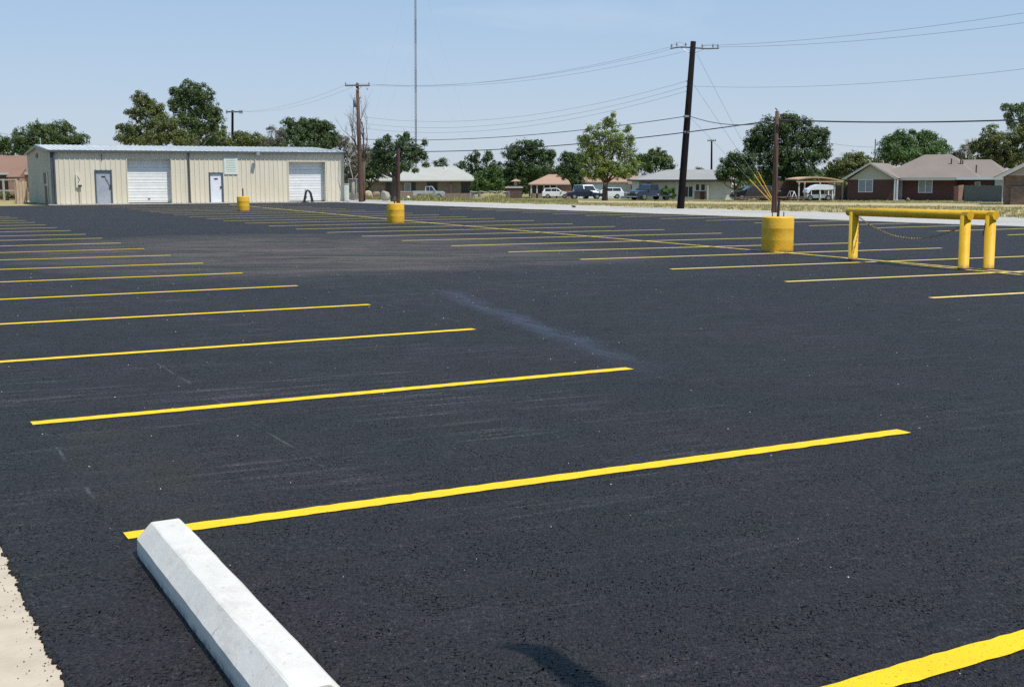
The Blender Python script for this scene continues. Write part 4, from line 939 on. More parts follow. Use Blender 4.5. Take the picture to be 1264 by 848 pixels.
# white utility buggy with open frame under the carport
Yb = 117.; bg = empty('utility_buggy', at(1010.5, Yb), 0, 'white open-framed buggy with a rounded roof under the carport', 'buggy'); s = m_(Yb)
z0 = zat(1010, 246.5, Yb)-bg.location.z
def px_(x, y): return ((x-1010.5)*s, (246.8-y)*s)
rp = [px_(*p) for p in ((995.5, 236), (997, 232.5), (1001, 231), (1005, 228.2), (1011, 226.6), (1020, 226.8), (1029, 228), (1029, 233), (1020, 233.5), (1009, 233.2), (1001, 233.8), (998, 238))]
MB().prism(rp, 'y', 0, 1.6).build('roof', M['white_metal'], bg, bev=.02)
for x in (997, 1001.5, 1012.5, 1022.5, 1027.5): 
    for y in (.05, 1.45): MB().box(px_(x, 0)[0], px_(x, 0)[0]+.07, y, y+.07, .2, px_(0, 233.6)[1]).build('pillar', M['white_metal'], bg)
MB().box(px_(996.5, 0)[0], px_(1028, 0)[0], .13, 1.4, .25, .62).build('tub', M['carsilver'], bg, bev=.03)
MB().box(px_(1005, 0)[0], px_(1010, 0)[0], .25, 1.3, .625, 1.05).build('seat', M['black_steel'], bg, bev=.03)
for x in (1000.5, 1023):
    for y in (.0, 1.35):
        w = MB().tube([(px_(x, 0)[0], y, .27), (px_(x, 0)[0], y+.18, .27)], .27, 16).build('wheel', M['rubber'], bg); MB().tube([(px_(x, 0)[0], y-.012, .27), (px_(x, 0)[0], y-.002, .27)], .15, 12).build('rim', M['chrome'], w)
# utility trailer beside the blue pickup
tr = empty('utility_trailer', at(821, 131.), R(3), 'low dark utility trailer below the round hedge', 'trailer')
MB().box(-.7, .7, 0, 1.3, .42, .52).build('deck', M['darkmetal'], tr); MB().box(-.7, -.62, 0, 1.3, .523, .70).box(.62, .7, 0, 1.3, .523, .70).build('side_rail', M['carsilver'], tr)
for y in (-.1, 1.32): MB().tube([(.25, y, .24), (.25, y+.14, .24)], .24, 16).build('wheel', M['rubber'], tr)
MB().tube([(-.7, .6, .45), (-1.5, .6, .42)], .035, 8).build('tow_bar', M['darkmetal'], tr)

# ------------------------------------------------------------------ poles and wires
def wire(label, a, b_, sag, r_, mat='wire', n=26, group='overhead wires', name='overhead_wire'):
    pts_ = []
    for i in range(n+1):
        t = i/n; p = Vector(a).lerp(Vector(b_), t); p.z -= sag*4*t*(1-t); pts_.append(p)
    o = MB().tube(pts_, r_, 5).build(name, M[mat]); return tag(o, label, 'wire', group)
Ym = 61.; Yb_ = 54.8; Yl = 87.; Ys = 120.; Yfar = 180.
base = flat(840, 257.4); Ym = base.y
mp = empty('utility_pole', base, 0, 'tall leaning black utility pole with crossarm, tallest pole in view', 'utility pole')
topm = P3(855.8, 51.5, Ym-.0)-base
MB().tube([Vector((0, 0, -.3)), Vector((0, 0, 0)), topm*.5, topm], [.19, .188, .165, .135], 16).build('pole', M['creosote'], mp, smooth=True)
arm = MB(); aL, aM, aR = P3(827.5, 60.2, Ym)-base, P3(854.8, 59.2, Ym)-base, P3(887.5, 60.0, Ym)-base
ca_ = MB().tube([aL, P3(840, 58.5, Ym)-base, aM, P3(872, 60.6, Ym)-base, aR], .035, 8).build('crossarm', M['greywood'], mp)
for i, (x, y) in enumerate(((829, 60), (835.5, 58.6), (846.5, 58.5), (867, 60), (880, 60.3), (886, 60))):
    p = P3(x, y, Ym)-base; MB().tube([p, p+Vector((0, 0, .06)), p+Vector((0, 0, .10)), p+Vector((0, 0, .16)), p+Vector((0, 0, .22))], [.015, .015, .05, .045, .02], 8).build('insulator', M['insul'], ca_)
for a_, b2 in (((840, 59), (852, 66)), ((870, 60.5), (857, 66))): MB().tube([P3(*a_, Ym)-base, P3(*b2, Ym)-base], .016, 6).build('brace', M['galv'], mp)
jt = MB(); jt.tube([P3(829, 57.5, Ym)-base, P3(834, 53, Ym)-base, P3(841, 52.5, Ym)-base, P3(846, 56, Ym)-base], .007, 5); jt.tube([P3(868, 57, Ym)-base, P3(874, 55.3, Ym)-base, P3(882, 55, Ym)-base, P3(887, 58.5, Ym)-base], .007, 5); jt.build('jumper_wire', M['wire'], mp)
for y in (100.6, 107.2, 113.0):
    p = P3(847, y, Ym)-base; MB().tube([p, p+Vector((.22, 0, 0))], .03, 8).build('insulator', M['insul'], mp)
for y in (144, 163.5): p = P3(846.5, y, Ym)-base; MB().box(p.x-.1, p.x+.14, -.16, .16, p.z-.05, p.z+.05).build('cable_clamp', M['galv'], mp)
b2 = flat(955.6, 262.3); Yb_ = b2.y
bp = empty('utility_pole', b2, 0, 'shorter brown wooden pole with yellow guy guards at its foot', 'utility pole')
tb = P3(959.3, 137.5, Yb_)-b2
MB().tube([Vector((0, 0, -.3)), Vector((0, 0, 0)), tb*.6, tb], [.135, .133, .105, .082], 14).build('pole', M['brownpole'], bp, smooth=True)
MB().tube([tb+Vector((-.01, 0, -.1)), tb+Vector((-.01, 0, .06)), tb+Vector((-.09, 0, .13))], .025, 6).build('pole_cap', M['darkmetal'], bp)
pc = P3(965, 149.5, Yb_-.1)-b2; MB().tube([pc+Vector((-.12, -.1, 0)), pc+Vector((.28, -.1, -.01))], .07, 10).build('splice_case', M['black_steel'], bp)
for y in (172, 176, 219, 236):
    p = P3(962, y, Yb_)-b2; MB().tube([p+Vector((-.06, -.08, 0)), p+Vector((.03, -.16, 0))], .02, 6).build('step_bolt', M['galv'], bp)
b3 = flat(445.8, 249.2); Yl = b3.y
lp = empty('utility_pole', b3, 0, 'brown utility pole with crossarm and grey transformer right of the workshop', 'utility pole')
t3 = P3(441, 103.3, Yl)-b3
MB().tube([Vector((0, 0, -.3)), Vector((0, 0, 0)), t3*.5, t3], [.175, .17, .145, .10], 14).build('pole', M['brownpole'], lp, smooth=True)
c3 = MB().box((P3(426.2, 106, Yl)-b3).x, (P3(456.6, 106, Yl)-b3).x, -.14, -.02, (P3(441, 107, Yl)-b3).z, (P3(441, 105.2, Yl)-b3).z).build('crossarm', M['greywood'], lp)
for x in (426.8, 441, 455.6):
    p = P3(x, 105, Yl)-b3; MB().tube([p+Vector((0, -.08, 0)), p+Vector((0, -.08, .08)), p+Vector((0, -.08, .16))], [.02, .05, .035], 8).build('insulator', M['insul'], c3)
for x0_, x1_ in ((436, 440.6), (446.5, 442.4)): MB().tube([P3(x0_, 107, Yl-.16)-b3, P3(x1_, 111, Yl-.16)-b3], .02, 6).build('brace', M['galv'], lp)
p = P3(438.4, 128.3, Yl)-b3; tf = MB().tube([p+Vector((0, -.12, -.24)), p+Vector((0, -.12, .22)), p+Vector((0, -.12, .27))], [.125, .125, .09], 14).build('transformer', M['transformer'], lp, smooth=True)
MB().tube([p+Vector((-.03, -.12, .27)), p+Vector((-.03, -.12, .42))], [.04, .025], 8).build('bushing', M['insul'], tf)
p = P3(445, 121, Yl)-b3; MB().tube([p+Vector((-.08, 0, 0)), p+Vector((.06, 0, 0))], .045, 8).build('cutout_fuse', M['insul'], lp)
p = P3(453.5, 109.5, Yl)-b3; MB().tube([p+Vector((0, -.08, .03)), p+Vector((0, -.08, -.12))], .035, 8).build('cutout_fuse', M['insul'], lp)
MB().tube([P3(436.3, 131, Yl)-b3, P3(435.8, 150, Yl)-b3, P3(434.5, 176, Yl)-b3, P3(440, 190, Yl)-b3], .02, 6).build('service_cable', M['cable'], lp)
# second shorter post beside it
q2 = at(449.6, Yl+3); sp2 = empty('wooden_post', q2, 0, 'short brown wooden post touching the right side of the transformer pole', 'post')
MB().tube([(0, 0, -.2), (0, 0, .1), (0, 0, 1.3)], [.09, .088, .08], 10).build('post', M['brownpole'], sp2)
b4 = at(287.3, 121.); pp = empty('utility_pole', b4, 0, 'distant thin pole with crossarm rising behind the workshop roof', 'utility pole')
t4 = P3(287, 136.5, 121.)-b4; MB().tube([(0, 0, -.2), t4], [.16, .11], 10).build('pole', M['creosote'], pp)
MB().box((P3(279.5, 138, 121.)-b4).x, (P3(299.5, 138, 121.)-b4).x, -.14, -.02, t4.z-.22, t4.z-.08).build('crossarm', M['greywood'], pp)
for x in (280, 296.5, 299): p = P3(x, 138.5, 121.)-b4; MB().tube([p+Vector((0, -.08, -.18)), p+Vector((0, -.08, .18))], .06, 8).build('insulator', M['insul'], pp)
b5 = at(878.5, 182.); pp2 = empty('utility_pole', b5, 0, 'distant dark pole with a small crossarm above the grey roof', 'utility pole')
t5 = P3(878.5, 172.8, 182.)-b5; MB().tube([(0, 0, -.2), t5], [.17, .12], 10).build('pole', M['creosote'], pp2)
MB().box(t5.x-.62, t5.x+.62, -.14, -.02, t5.z-.22, t5.z-.08).build('crossarm', M['greywood'], pp2)
for x in (-.55, -.25, .25, .55): MB().tube([(t5.x+x, -.08, t5.z-.08), (t5.x+x, -.08, t5.z+.12)], .05, 8).build('insulator', M['insul'], pp2)
# radio mast
Yt = 320.; b6 = at(514, Yt); ma = empty('radio_mast', b6, 0, 'very tall slender lattice radio mast rising out of the frame', 'mast')
topz = 62.0; seg = 10; hs = .22; lean = (516.3-514)*m_(Yt)/ (zat(515, 0, Yt)-b6.z)
corners = [(hs*math.cos(a), hs*math.sin(a)) for a in (R(90), R(210), R(330))]
M['mastlight'] = basic('mast_grey_paint', (.22, .22, .25), (.24, .24, .27), 3, .5, .3); M['mastdark'] = basic('mast_dark_paint', (.10, .07, .075), (.08, .06, .06), 3, .5, .3)
for i in range(seg):
    z0, z1 = topz*i/seg, topz*(i+1)/seg; b = MB()
    for (cx, cy) in corners: b.tube([(cx+lean*z0, cy, z0), (cx+lean*z1, cy, z1)], .05, 4)
    z = z0; k = 0
    while z < z1-.4:
        for j in range(3):
            a_, c_ = corners[j], corners[(j+1) % 3]
            if k % 2: a_, c_ = c_, a_
            b.tube([(a_[0]+lean*z, a_[1], z), (c_[0]+lean*z, c_[1], z+.6)], .022, 3, False)
        z += .6; k += 1
    b.build('lattice_section', M['mastdark'] if i % 2 == 0 else M['mastlight'], ma)
for (dx, dy) in ((-16, 4), (18, 6), (0, -20)):
    for z in (38, 58): MB().tube([(lean*z, 0, z), (dx, dy, 0)], .005, 4).build('guy_wire', M['wire'], ma)
# wires
gA = flat(959.3, 257.6)
for y0, yel, nm in (((860.5, 68), (936, 211), 'highest guy wire from the black pole down to the yellow guards'), ((856.5, 105), (931, 220), 'middle guy wire from the black pole down to the yellow guards'), ((853, 146), (925.5, 224), 'lowest guy wire from the black pole down to the yellow guards')):
    a_ = P3(*y0, Ym)
    t = (yel[0]-y0[0])/(959.3-y0[0]); o = wire(nm, a_, gA, 0, .007, 'wire', 4, 'guy wires of the black pole', 'guy_wire')
    MB().tube([Vector(a_).lerp(gA, t), Vector(a_).lerp(gA, .995)], .021, 8).build('guy_guard', M['yellow_steel'], o)
an = empty('ground_anchor', gA, 0, 'steel anchor eye in the gravel where the guy wires meet', 'anchor'); MB().tube([(0, 0, -.05), (0, 0, .12)], .025, 8).build('rod', M['galv'], an); MB().tube([(-.05, 0, .13), (.05, 0, .13)], .03, 8).build('eye', M['galv'], an)
WY = Yl
wire('heavy black cable from the black pole to the transformer pole', P3(846, 144, Ym-.2), P3(444, 172, Yl-.2), .45, .018, 'cable')
wire('lowest heavy black cable passing the black pole down to the left', P3(957, 148.6, Yb_-.2), P3(444, 186, Yl-.3), .52, .024, 'cable', 40)
wire('heavy black cable running right from the brown pole', P3(961, 148.4, Yb_-.2), P3(1420, 139.5, 46.), .20, .030, 'cable')
wire('short sagging black cable between the black pole and the brown pole', P3(851, 143.5, Ym-.2), P3(957, 150.0, Yb_-.25), .28, .017, 'cable')
for (x, y) in ((867, 147.2), (881.6, 148.6), (901.5, 150.3)):
    pass
lab = ('highest', 'middle', 'lowest')
for i, (y0, y1) in enumerate(((100.6, 144), (107.2, 152), (113, 158))):
    wire('%s of three thin wires from the side of the black pole going left' % lab[i], P3(847, y0, Ym), P3(444, y1, Yl), 1.0, .0062)
for i, (x0_, y0, x1_, y1) in enumerate(((829, 58, 427.5, 104), (846.5, 56.5, 441, 103), (867, 58.5, 455.5, 104))):
    wire('%s crossarm wire from the black pole to the transformer pole' % ('left', 'central', 'right')[i], P3(x0_, y0, Ym), P3(x1_, y1, Yl), .80, .0055)
wire('top thin wire running right from the black pole crossarm', P3(868, 57, Ym), P3(1330, 6, 44.), .25, .0065)
wire('second thin wire running right from the black pole crossarm', P3(886, 58.5, Ym), P3(1330, 19.5, 44.), .25, .0065)
wire('single thin wire running right from halfway up the black pole', P3(850, 106.5, Ym), P3(1330, 77, 44.), .35, .006)
for i, (x0_, x1_) in enumerate(((427, 280), (441, 298))):
    wire('%s thin wire between the transformer pole and the distant left pole' % ('left', 'right')[i], P3(x0_, 105, Yl), P3(x1_, 137.5, 121.), .6, .006)
wire('faint wire behind the trees right of the big dark tree', P3(1025, 177, 150.), P3(1078, 182, 128.), .1, .014)
wire('pale service wire hanging in front of the big dark tree', P3(985, 178, 110.), P3(1013.5, 225.5, 119.), .12, .018, 'galv')
wire('faint wire over the trees at the far left edge', P3(-60, 150, 100.), P3(70, 172, 112.), .3, .012)
# curved lamp post just outside the right of the frame; only its shadow reaches the picture
SH = Vector((.436, -.336, 1.0))
def over(px, py, z): p = flat(px, py); return p+SH*z
zl_ = 2.7; tip = over(665, 803, zl_); along = over(735, 852, zl_); dd = (along-tip).normalized(); mastp = along+dd*1.7
cl = empty('curved_lamp_post', Vector((mastp.x, mastp.y, 0)), 0, 'curved dark lamp post beside the viewer, seen only by its shadow', 'lamp post')
o_ = cl.location; side = Vector((-.95, .25, 0)).normalized()
pts_ = [Vector((0, 0, 0)), Vector((0, 0, zl_-.5)), mastp-o_-dd*.12+Vector((0, 0, -.12)), mastp-o_-dd*.6, along-o_, tip-o_, tip-o_+side*.05-dd*.02, tip-o_+side*.10-dd*.02]
MB().tube(pts_, [.07, .06, .058, .056, .055, .050, .038, .014], 12).build('post', M['black_steel'], cl, smooth=True)
MB().tube([tip-o_+side*.09+Vector((0, 0, .01)), tip-o_+side*.14+Vector((0, 0, .0))], [.010, .006], 8).build('hook', M['black_steel'], cl)

# ------------------------------------------------------------------ trees
def leaf_mesh(name, C, N_, S, tint, mat, parent):
    n = len(C); rs = np.random.default_rng(n)
    r1 = rs.normal(size=(n, 3)); t1 = r1-(r1*N_).sum(1, keepdims=True)*N_; t1 /= np.linalg.norm(t1, axis=1, keepdims=True)+1e-9; t2 = np.cross(N_, t1)
    S = S[:, None]
    co = np.stack([C-t1*S, C+t2*S*.62+N_*S*.15, C+t1*S, C-t2*S*.62+N_*S*.15], 1).reshape(-1, 3)
    me = bpy.data.meshes.new(name); me.vertices.add(4*n); me.vertices.foreach_set('co', co.astype('f').ravel())
    me.loops.add(4*n); me.loops.foreach_set('vertex_index', np.arange(4*n, dtype='i'))
    me.polygons.add(n); me.polygons.foreach_set('loop_start', np.arange(0, 4*n, 4, dtype='i'))
    at_ = me.attributes.new('tint', 'FLOAT', 'FACE'); at_.data.foreach_set('value', tint.astype('f'))
    me.update(calc_edges=True); me.validate()
    me.materials.append(mat); o = bpy.data.objects.new(name, me); COL.objects.link(o)
    if parent: o.parent = parent
    return o
def tree(name, label, px, Y, blobs, leaf, dens=1.0, trunk=None, seed=1, lsize=2.3, fork=None, bark='bark', depth=.8, cat='tree', base=None, group=None, clump=1.0, gap=.0, trunkw=None, crown='crown'):
    b = at(px, Y) if base is None else base; e = empty(name, b, 0, label, cat, group); s = m_(Y); rs = np.random.default_rng(seed)
    Cs = []; Ns = []; Ss = []; Ts = []; cents = []
    for (cx, cy, rx, ry) in blobs:
        rx *= 1.12; ry *= 1.12
        c = P3(cx, cy, Y)-b; rx_, ry_ = rx*s, ry*s; rd = rx_*depth; c.y += rs.uniform(-.35, .35)*rd
        cents.append((c, rx*ry))
        nc = max(8, int((rx*ry)**.92/2.5*clump)); rc_ = 3.1*s*(1+.012*rx)/math.sqrt(clump)
        d = rs.normal(size=(nc, 3)); d /= np.linalg.norm(d, axis=1, keepdims=True)
        rad = rs.uniform(.03, 1, size=(nc, 1))**.42
        rad *= rs.uniform(.80, 1.17, size=(nc, 1))
        cc = d*rad*np.array([[max(rx_-rc_*.5, rc_*.3), max(rd-rc_*.5, rc_*.3), max(ry_-rc_*.5, rc_*.3)]])+np.array(c)
        cr_ = rc_*rs.uniform(.55, 1.35, size=nc); ct = rs.uniform(0, 1, size=nc)*.75
        nl = int(30*dens)
        for k in range(nc):
            dd_ = rs.normal(size=(nl, 3)); dd_ /= np.linalg.norm(dd_, axis=1, keepdims=True); rr_ = rs.uniform(.1, 1, size=(nl, 1))**.5*cr_[k]*1.1
            Cs.append(cc[k]+dd_*rr_*np.array([[1, 1, .85]])); nn = dd_*.7+d[k]*.45+np.array([0, 0, .35])+rs.normal(size=(nl, 3))*.45; Ns.append(nn/np.linalg.norm(nn, axis=1, keepdims=True))
            Ss.append(lsize*.5*s*rs.uniform(.55, 1.25, size=nl)); Ts.append(np.clip(ct[k]+rs.uniform(-.15, .4, size=nl), 0, 1))
    leaf_mesh(crown, np.concatenate(Cs), np.concatenate(Ns), np.concatenate(Ss), np.concatenate(Ts), LEAF[leaf], e)
    if trunk != 0:
        rr = random.Random(seed); tw = (trunkw or 3)*s/2; tb_ = MB()
        zc = sum(c.z*w for c, w in cents)/sum(w for _, w in cents); xc = sum(c.x*w for c, w in cents)/sum(w for _, w in cents)
        low = min(c.z-blobs[i][3]*s for i, (c, w) in enumerate(cents)); fz_ = max(.5, (fork*s if fork else max(low*.9, zc*.35)))
        fk = Vector((xc*.25, 0, fz_)); tb_.tube([Vector((0, 0, -.2)), Vector((0, 0, .1)), Vector((xc*.08, .02, fz_*.55)), fk], [tw*1.25, tw*1.1, tw*.92, tw*.85], 10)
        for c, w in sorted(cents, key=lambda q_: -q_[1])[:9]:
            m1 = fk.lerp(c, .5)+Vector((rr.uniform(-.25, .25), rr.uniform(-.3, .3), -.15*abs(c.x-fk.x))); tb_.tube([fk-Vector((0, 0, .08)), m1, c, c+Vector((rr.uniform(-.3, .3), 0, .5))], [tw*.5, tw*.28, tw*.12, tw*.05], 6)
            for _ in range(3):
                e2 = c+Vector((rr.uniform(-1, 1)*w**.5*s*.7, rr.uniform(-.5, .5), rr.uniform(-.2, 1)*w**.5*s*.7)); tb_.tube([m1, m1.lerp(e2, .6)+Vector((0, 0, .1)), e2], [tw*.14, tw*.08, tw*.03], 5)
        tb_.build('trunk', M[bark], e, smooth=True)
    return e
def bigtrees():
    tr_ = tree
    tr_('broadleaf_tree', 'broad green tree behind the left end of the workshop', 62, 112., [(40, 175, 26, 20), (70, 172, 26, 20), (95, 176, 17, 15), (52, 160, 15, 11), (76, 158, 14, 10), (26, 178, 14, 14), (60, 184, 44, 14)], 'mid', 1.2, seed=1)
    tr_('broadleaf_tree', 'green tree cut by the left edge above the brown roof', -6, 116., [(-12, 180, 18, 18), (4, 176, 10, 12), (10, 186, 12, 10), (-28, 172, 16, 22)], 'mid', 1.1, seed=2)
    tr_('cottonwood', 'tall narrow tree left of the pair of tallest trees behind the workshop', 180, 113., [(172, 122, 9, 11), (183, 130, 15, 14), (168, 141, 12, 10), (188, 148, 20, 14), (161, 160, 15, 10), (148, 158, 6, 6), (178, 168, 22, 14), (196, 138, 8, 12), (155, 172, 12, 9)], 'olive', 1.2, seed=3, gap=.2, bark='barkpale')
    tr_('cottonwood', 'tallest dark green tree behind the workshop', 238, 116., [(232, 110, 17, 11), (248, 118, 17, 14), (222, 118, 14, 12), (236, 133, 22, 15), (258, 136, 14, 14), (228, 150, 18, 14), (248, 156, 18, 14), (268, 156, 11, 18), (264, 143, 8, 10), (214, 130, 8, 10), (240, 172, 26, 12)], 'mid', 1.2, seed=4, bark='barkpale', trunkw=6, fork=52)
    tr_('leafy_shrub', 'yellow-green bushy tree in front of the tallest tree', 205, 106., [(205, 165, 22, 15), (222, 172, 18, 12), (190, 174, 16, 10), (208, 153, 12, 8)], 'olive', 1.2, seed=5)
    tr_('leafy_shrub', 'low green trees under the distant thin pole', 296, 112., [(300, 176, 18, 12), (285, 180, 14, 10), (316, 174, 16, 10), (296, 167, 10, 7), (275, 172, 12, 12), (328, 178, 12, 9)], 'olive', 1.1, seed=6)
    tr_('dry_shrub', 'grey-brown half-bare shrub left of the dark tree behind the workshop', 338, 110., [(340, 174, 13, 12), (330, 180, 12, 9), (347, 166, 8, 8), (334, 160, 6, 5)], 'grey', 1.0, seed=7, lsize=1.6)
    tr_('broadleaf_tree', 'dark green rounded tree behind the right half of the workshop', 382, 113., [(366, 164, 20, 14), (386, 160, 20, 14), (404, 170, 16, 14), (358, 152, 12, 6), (378, 152, 14, 7), (398, 156, 10, 8), (380, 176, 38, 12), (414, 174, 9, 12), (408, 158, 6, 6)], 'dark', 1.3, seed=8)
    tr_('dry_shrub', 'grey-green thicket between the workshop and the transformer pole', 430, 108., [(430, 188, 14, 18), (438, 205, 16, 16), (424, 176, 8, 10), (448, 190, 12, 15), (428, 214, 12, 14)], 'grey', 1.1, seed=9, lsize=1.7)
    tr_('broadleaf_tree', 'dark tree thicket right of the transformer pole', 455, 112., [(455, 205, 17, 18), (466, 190, 12, 14), (445, 218, 14, 10), (462, 214, 12, 9), (474, 208, 9, 12)], 'dark', 1.2, seed=10)
    tr_('broadleaf_tree', 'leafy tree standing behind the rusty pipe drum', 486.5, 86., [(474, 182, 13, 12), (497, 179, 16, 13), (508, 192, 15, 12), (482, 195, 17, 12), (466, 196, 9, 10), (494, 204, 18, 9), (516, 186, 8, 9), (501, 168, 6, 6), (478, 170, 5, 6), (524, 193, 6, 6), (526, 204, 5, 3.5), (513, 211, 4, 4), (524, 176, 3, 5), (470, 208, 10, 7)], 'dark', 1.1, seed=11, trunkw=7, fork=30, lsize=2.3, bark='bark')
    tr_('broadleaf_tree', 'small far tree peeping over the pale roof', 546, 260., [(546, 203, 8, 6), (538, 202, 5, 5), (546, 198, 5, 3)], 'mid', 1.1, seed=12, lsize=1.7)
    tr_('broadleaf_tree', 'ragged dark tree rising right of the pale roof', 592, 214., [(590, 212, 22, 13), (583, 197, 8, 8), (600, 196, 8, 7), (612, 205, 9, 8), (571, 205, 9, 6), (588, 190, 5, 5), (604, 190, 4, 4)], 'dark', 1.0, seed=13)
    tr_('leafy_shrub', 'wide bright green bush before the pale-roofed house', 603, 145., [(603, 226, 19, 11), (594, 220, 10, 8), (612, 215, 10, 9), (588, 229, 9, 8), (618, 229, 8, 8), (604, 211, 7, 5)], 'bright', 1.4, seed=14, trunk=0, crown='foliage', cat='bush')
    tr_('broadleaf_tree', 'big spreading dark green tree above the small red-brown shed', 655, 215., [(650, 186, 26, 10), (665, 196, 22, 12), (634, 190, 14, 9), (650, 210, 34, 13), (678, 190, 12, 8), (636, 205, 14, 12), (655, 178, 18, 6), (640, 222, 20, 8), (672, 216, 20, 10), (622, 218, 10, 10)], 'dark', 1.25, seed=15)
    tr_('broadleaf_tree', 'dark blue-green tree shading the right side of the cottage', 709, 176., [(704, 205, 15, 15), (700, 196, 11, 9), (712, 218, 14, 12), (696, 212, 10, 10), (716, 200, 10, 12)], 'dark', 1.4, seed=16, trunkw=6)
    tr_('broadleaf_tree', 'yellowish green tree standing on the verge, with a thick brown trunk', 747, 132., [(755, 152, 11, 9), (738, 165, 16, 12), (760, 172, 18, 16), (745, 186, 22, 14), (725, 180, 12, 12), (772, 190, 14, 14), (740, 205, 20, 12), (765, 208, 18, 12), (720, 172, 8, 7), (722, 198, 12, 12), (779, 172, 7, 9), (757, 142, 4, 4), (775, 160, 5, 7), (749, 150, 4, 6), (727, 160, 4, 5), (784, 202, 9, 10), (725, 214, 11, 8), (738, 217, 12, 6), (768, 216, 13, 7), (780, 212, 10, 8), (750, 208, 14, 9), (734, 190, 13, 12)], 'yellow', 1.15, seed=17, trunkw=7, fork=22, lsize=1.9)
    tr_('broadleaf_tree', 'rounded dark green tree behind the grey-roofed house', 808, 190., [(804, 193, 15, 9), (820, 200, 13, 11), (800, 206, 16, 10), (826, 208, 8, 7), (812, 188, 10, 5), (794, 196, 10, 8)], 'mid', 1.3, seed=18)
    tr_('broadleaf_tree', 'tiny far treetop just above the grey roof ridge', 863, 280., [(863, 209, 5, 2.5), (867, 211, 5, 2)], 'dark', 1.0, seed=19, lsize=1.5)
    tr_('broadleaf_tree', 'largest dark green tree behind the brown pole', 968, 134., [(960, 155, 24, 13), (985, 152, 20, 11), (940, 168, 20, 14), (975, 172, 28, 16), (1003, 172, 20, 16), (1012, 163, 12, 8), (950, 190, 26, 16), (985, 196, 30, 16), (1010, 190, 15, 13), (930, 184, 12, 10), (960, 210, 30, 14), (990, 212, 22, 10), (972, 145, 14, 7), (1018, 180, 9, 10), (962, 224, 26, 8), (938, 176, 16, 10)], 'dark', 1.35, seed=20, trunkw=10, lsize=2.2)
    tr_('broadleaf_tree', 'small forked dark tree before the cream shed', 908, 126., [(905, 205, 18, 13), (896, 214, 13, 10), (918, 212, 14, 12), (908, 194, 12, 8), (924, 200, 10, 12), (888, 218, 6, 6)], 'dark', 1.4, seed=21, trunkw=3.5, fork=14)
    tr_('leafy_shrub', 'olive hedge trees between the carport and the pole behind the brick house', 1050, 150., [(1050, 205, 20, 13), (1036, 206, 16, 12), (1066, 200, 14, 12), (1028, 212, 12, 10), (1056, 192, 12, 6)], 'olive', 1.2, seed=22)
    tr_('broadleaf_tree', 'spiky-topped green tree above the middle of the brick house', 1126, 146., [(1105, 180, 20, 13), (1130, 175, 24, 12), (1152, 184, 18, 12), (1125, 190, 42, 12), (1095, 190, 14, 10), (1114, 167, 10, 7), (1140, 166, 10, 5), (1160, 178, 9, 8), (1100, 170, 7, 7), (1152, 168, 6, 6), (1126, 163, 6, 4)], 'bright', 1.25, seed=23)
    tr_('dry_shrub', 'thin brownish tree right of the brick house roof vents', 1192, 140., [(1190, 188, 12, 10), (1200, 180, 9, 9), (1178, 192, 9, 6)], 'grey', 1.0, seed=24, lsize=1.7)
    tr_('broadleaf_tree', 'large olive tree filling the right edge above the roofs', 1236, 128., [(1222, 168, 15, 14), (1240, 178, 20, 16), (1215, 184, 16, 12), (1258, 170, 18, 18), (1250, 192, 22, 12), (1228, 194, 18, 9), (1272, 160, 16, 20), (1204, 180, 8, 8)], 'olive', 1.25, seed=25)
    tr_('broadleaf_tree', 'tall open-crowned tree at the top right edge', 1262, 150., [(1256, 136, 14, 9), (1246, 142, 8, 6), (1266, 150, 12, 10), (1240, 132, 5, 5), (1274, 130, 12, 10), (1246, 152, 6, 6)], 'mid', 1.0, seed=26)
    tr_('thicket', 'dark green thicket filling the gap behind the small red-brown shed', 640, 228., [(575, 226, 16, 12), (598, 228, 18, 12), (622, 230, 18, 10), (645, 228, 20, 12), (668, 226, 18, 12), (690, 228, 14, 10), (634, 216, 14, 9), (610, 217, 12, 9)], 'dark', 1.2, seed=40, trunk=0, crown='foliage', cat='trees')
    tr_('thicket', 'olive thicket between the tallest tree and the dark rounded tree', 318, 118., [(262, 178, 16, 12), (283, 182, 14, 9), (305, 182, 16, 9), (326, 182, 14, 9), (345, 181, 14, 9)], 'mid', 1.2, seed=41, trunk=0, crown='foliage', cat='trees')
    tr_('leafy_shrub', 'green bush low behind the right end of the cream shed and the black car', 945, 150., [(940, 232, 20, 9), (965, 230, 22, 10), (990, 230, 16, 10), (915, 232, 10, 8)], 'dark', 1.2, seed=42, trunk=0, crown='foliage', cat='bush')
    tr_('thicket', 'olive thicket showing over the right half of the brick house roof', 1180, 150., [(1110, 198, 16, 9), (1140, 198, 16, 9), (1170, 199, 16, 8), (1198, 198, 16, 9), (1226, 200, 16, 9), (1250, 200, 16, 9), (1085, 202, 14, 8)], 'olive', 1.1, seed=43, trunk=0, crown='foliage', cat='trees')
    tr_('round_hedge', 'clipped round bright green hedge beside the dark blue pickup', 825, 134., [(821, 237.5, 5.5, 6), (828, 237.5, 5.5, 6.5), (824.5, 239, 8.5, 5.5), (831, 242, 4, 3.5)], 'bright', 1.6, seed=27, trunk=0, crown='foliage', depth=.9, cat='bush', clump=1.6)
    tr_('leafy_shrub', 'dark low shrub by the rail fence at the left edge', 6, 92., [(2, 241, 10, 4), (14, 243, 7, 3)], 'mid', 1.3, seed=28, trunk=0, crown='foliage', cat='bush')
bigtrees()
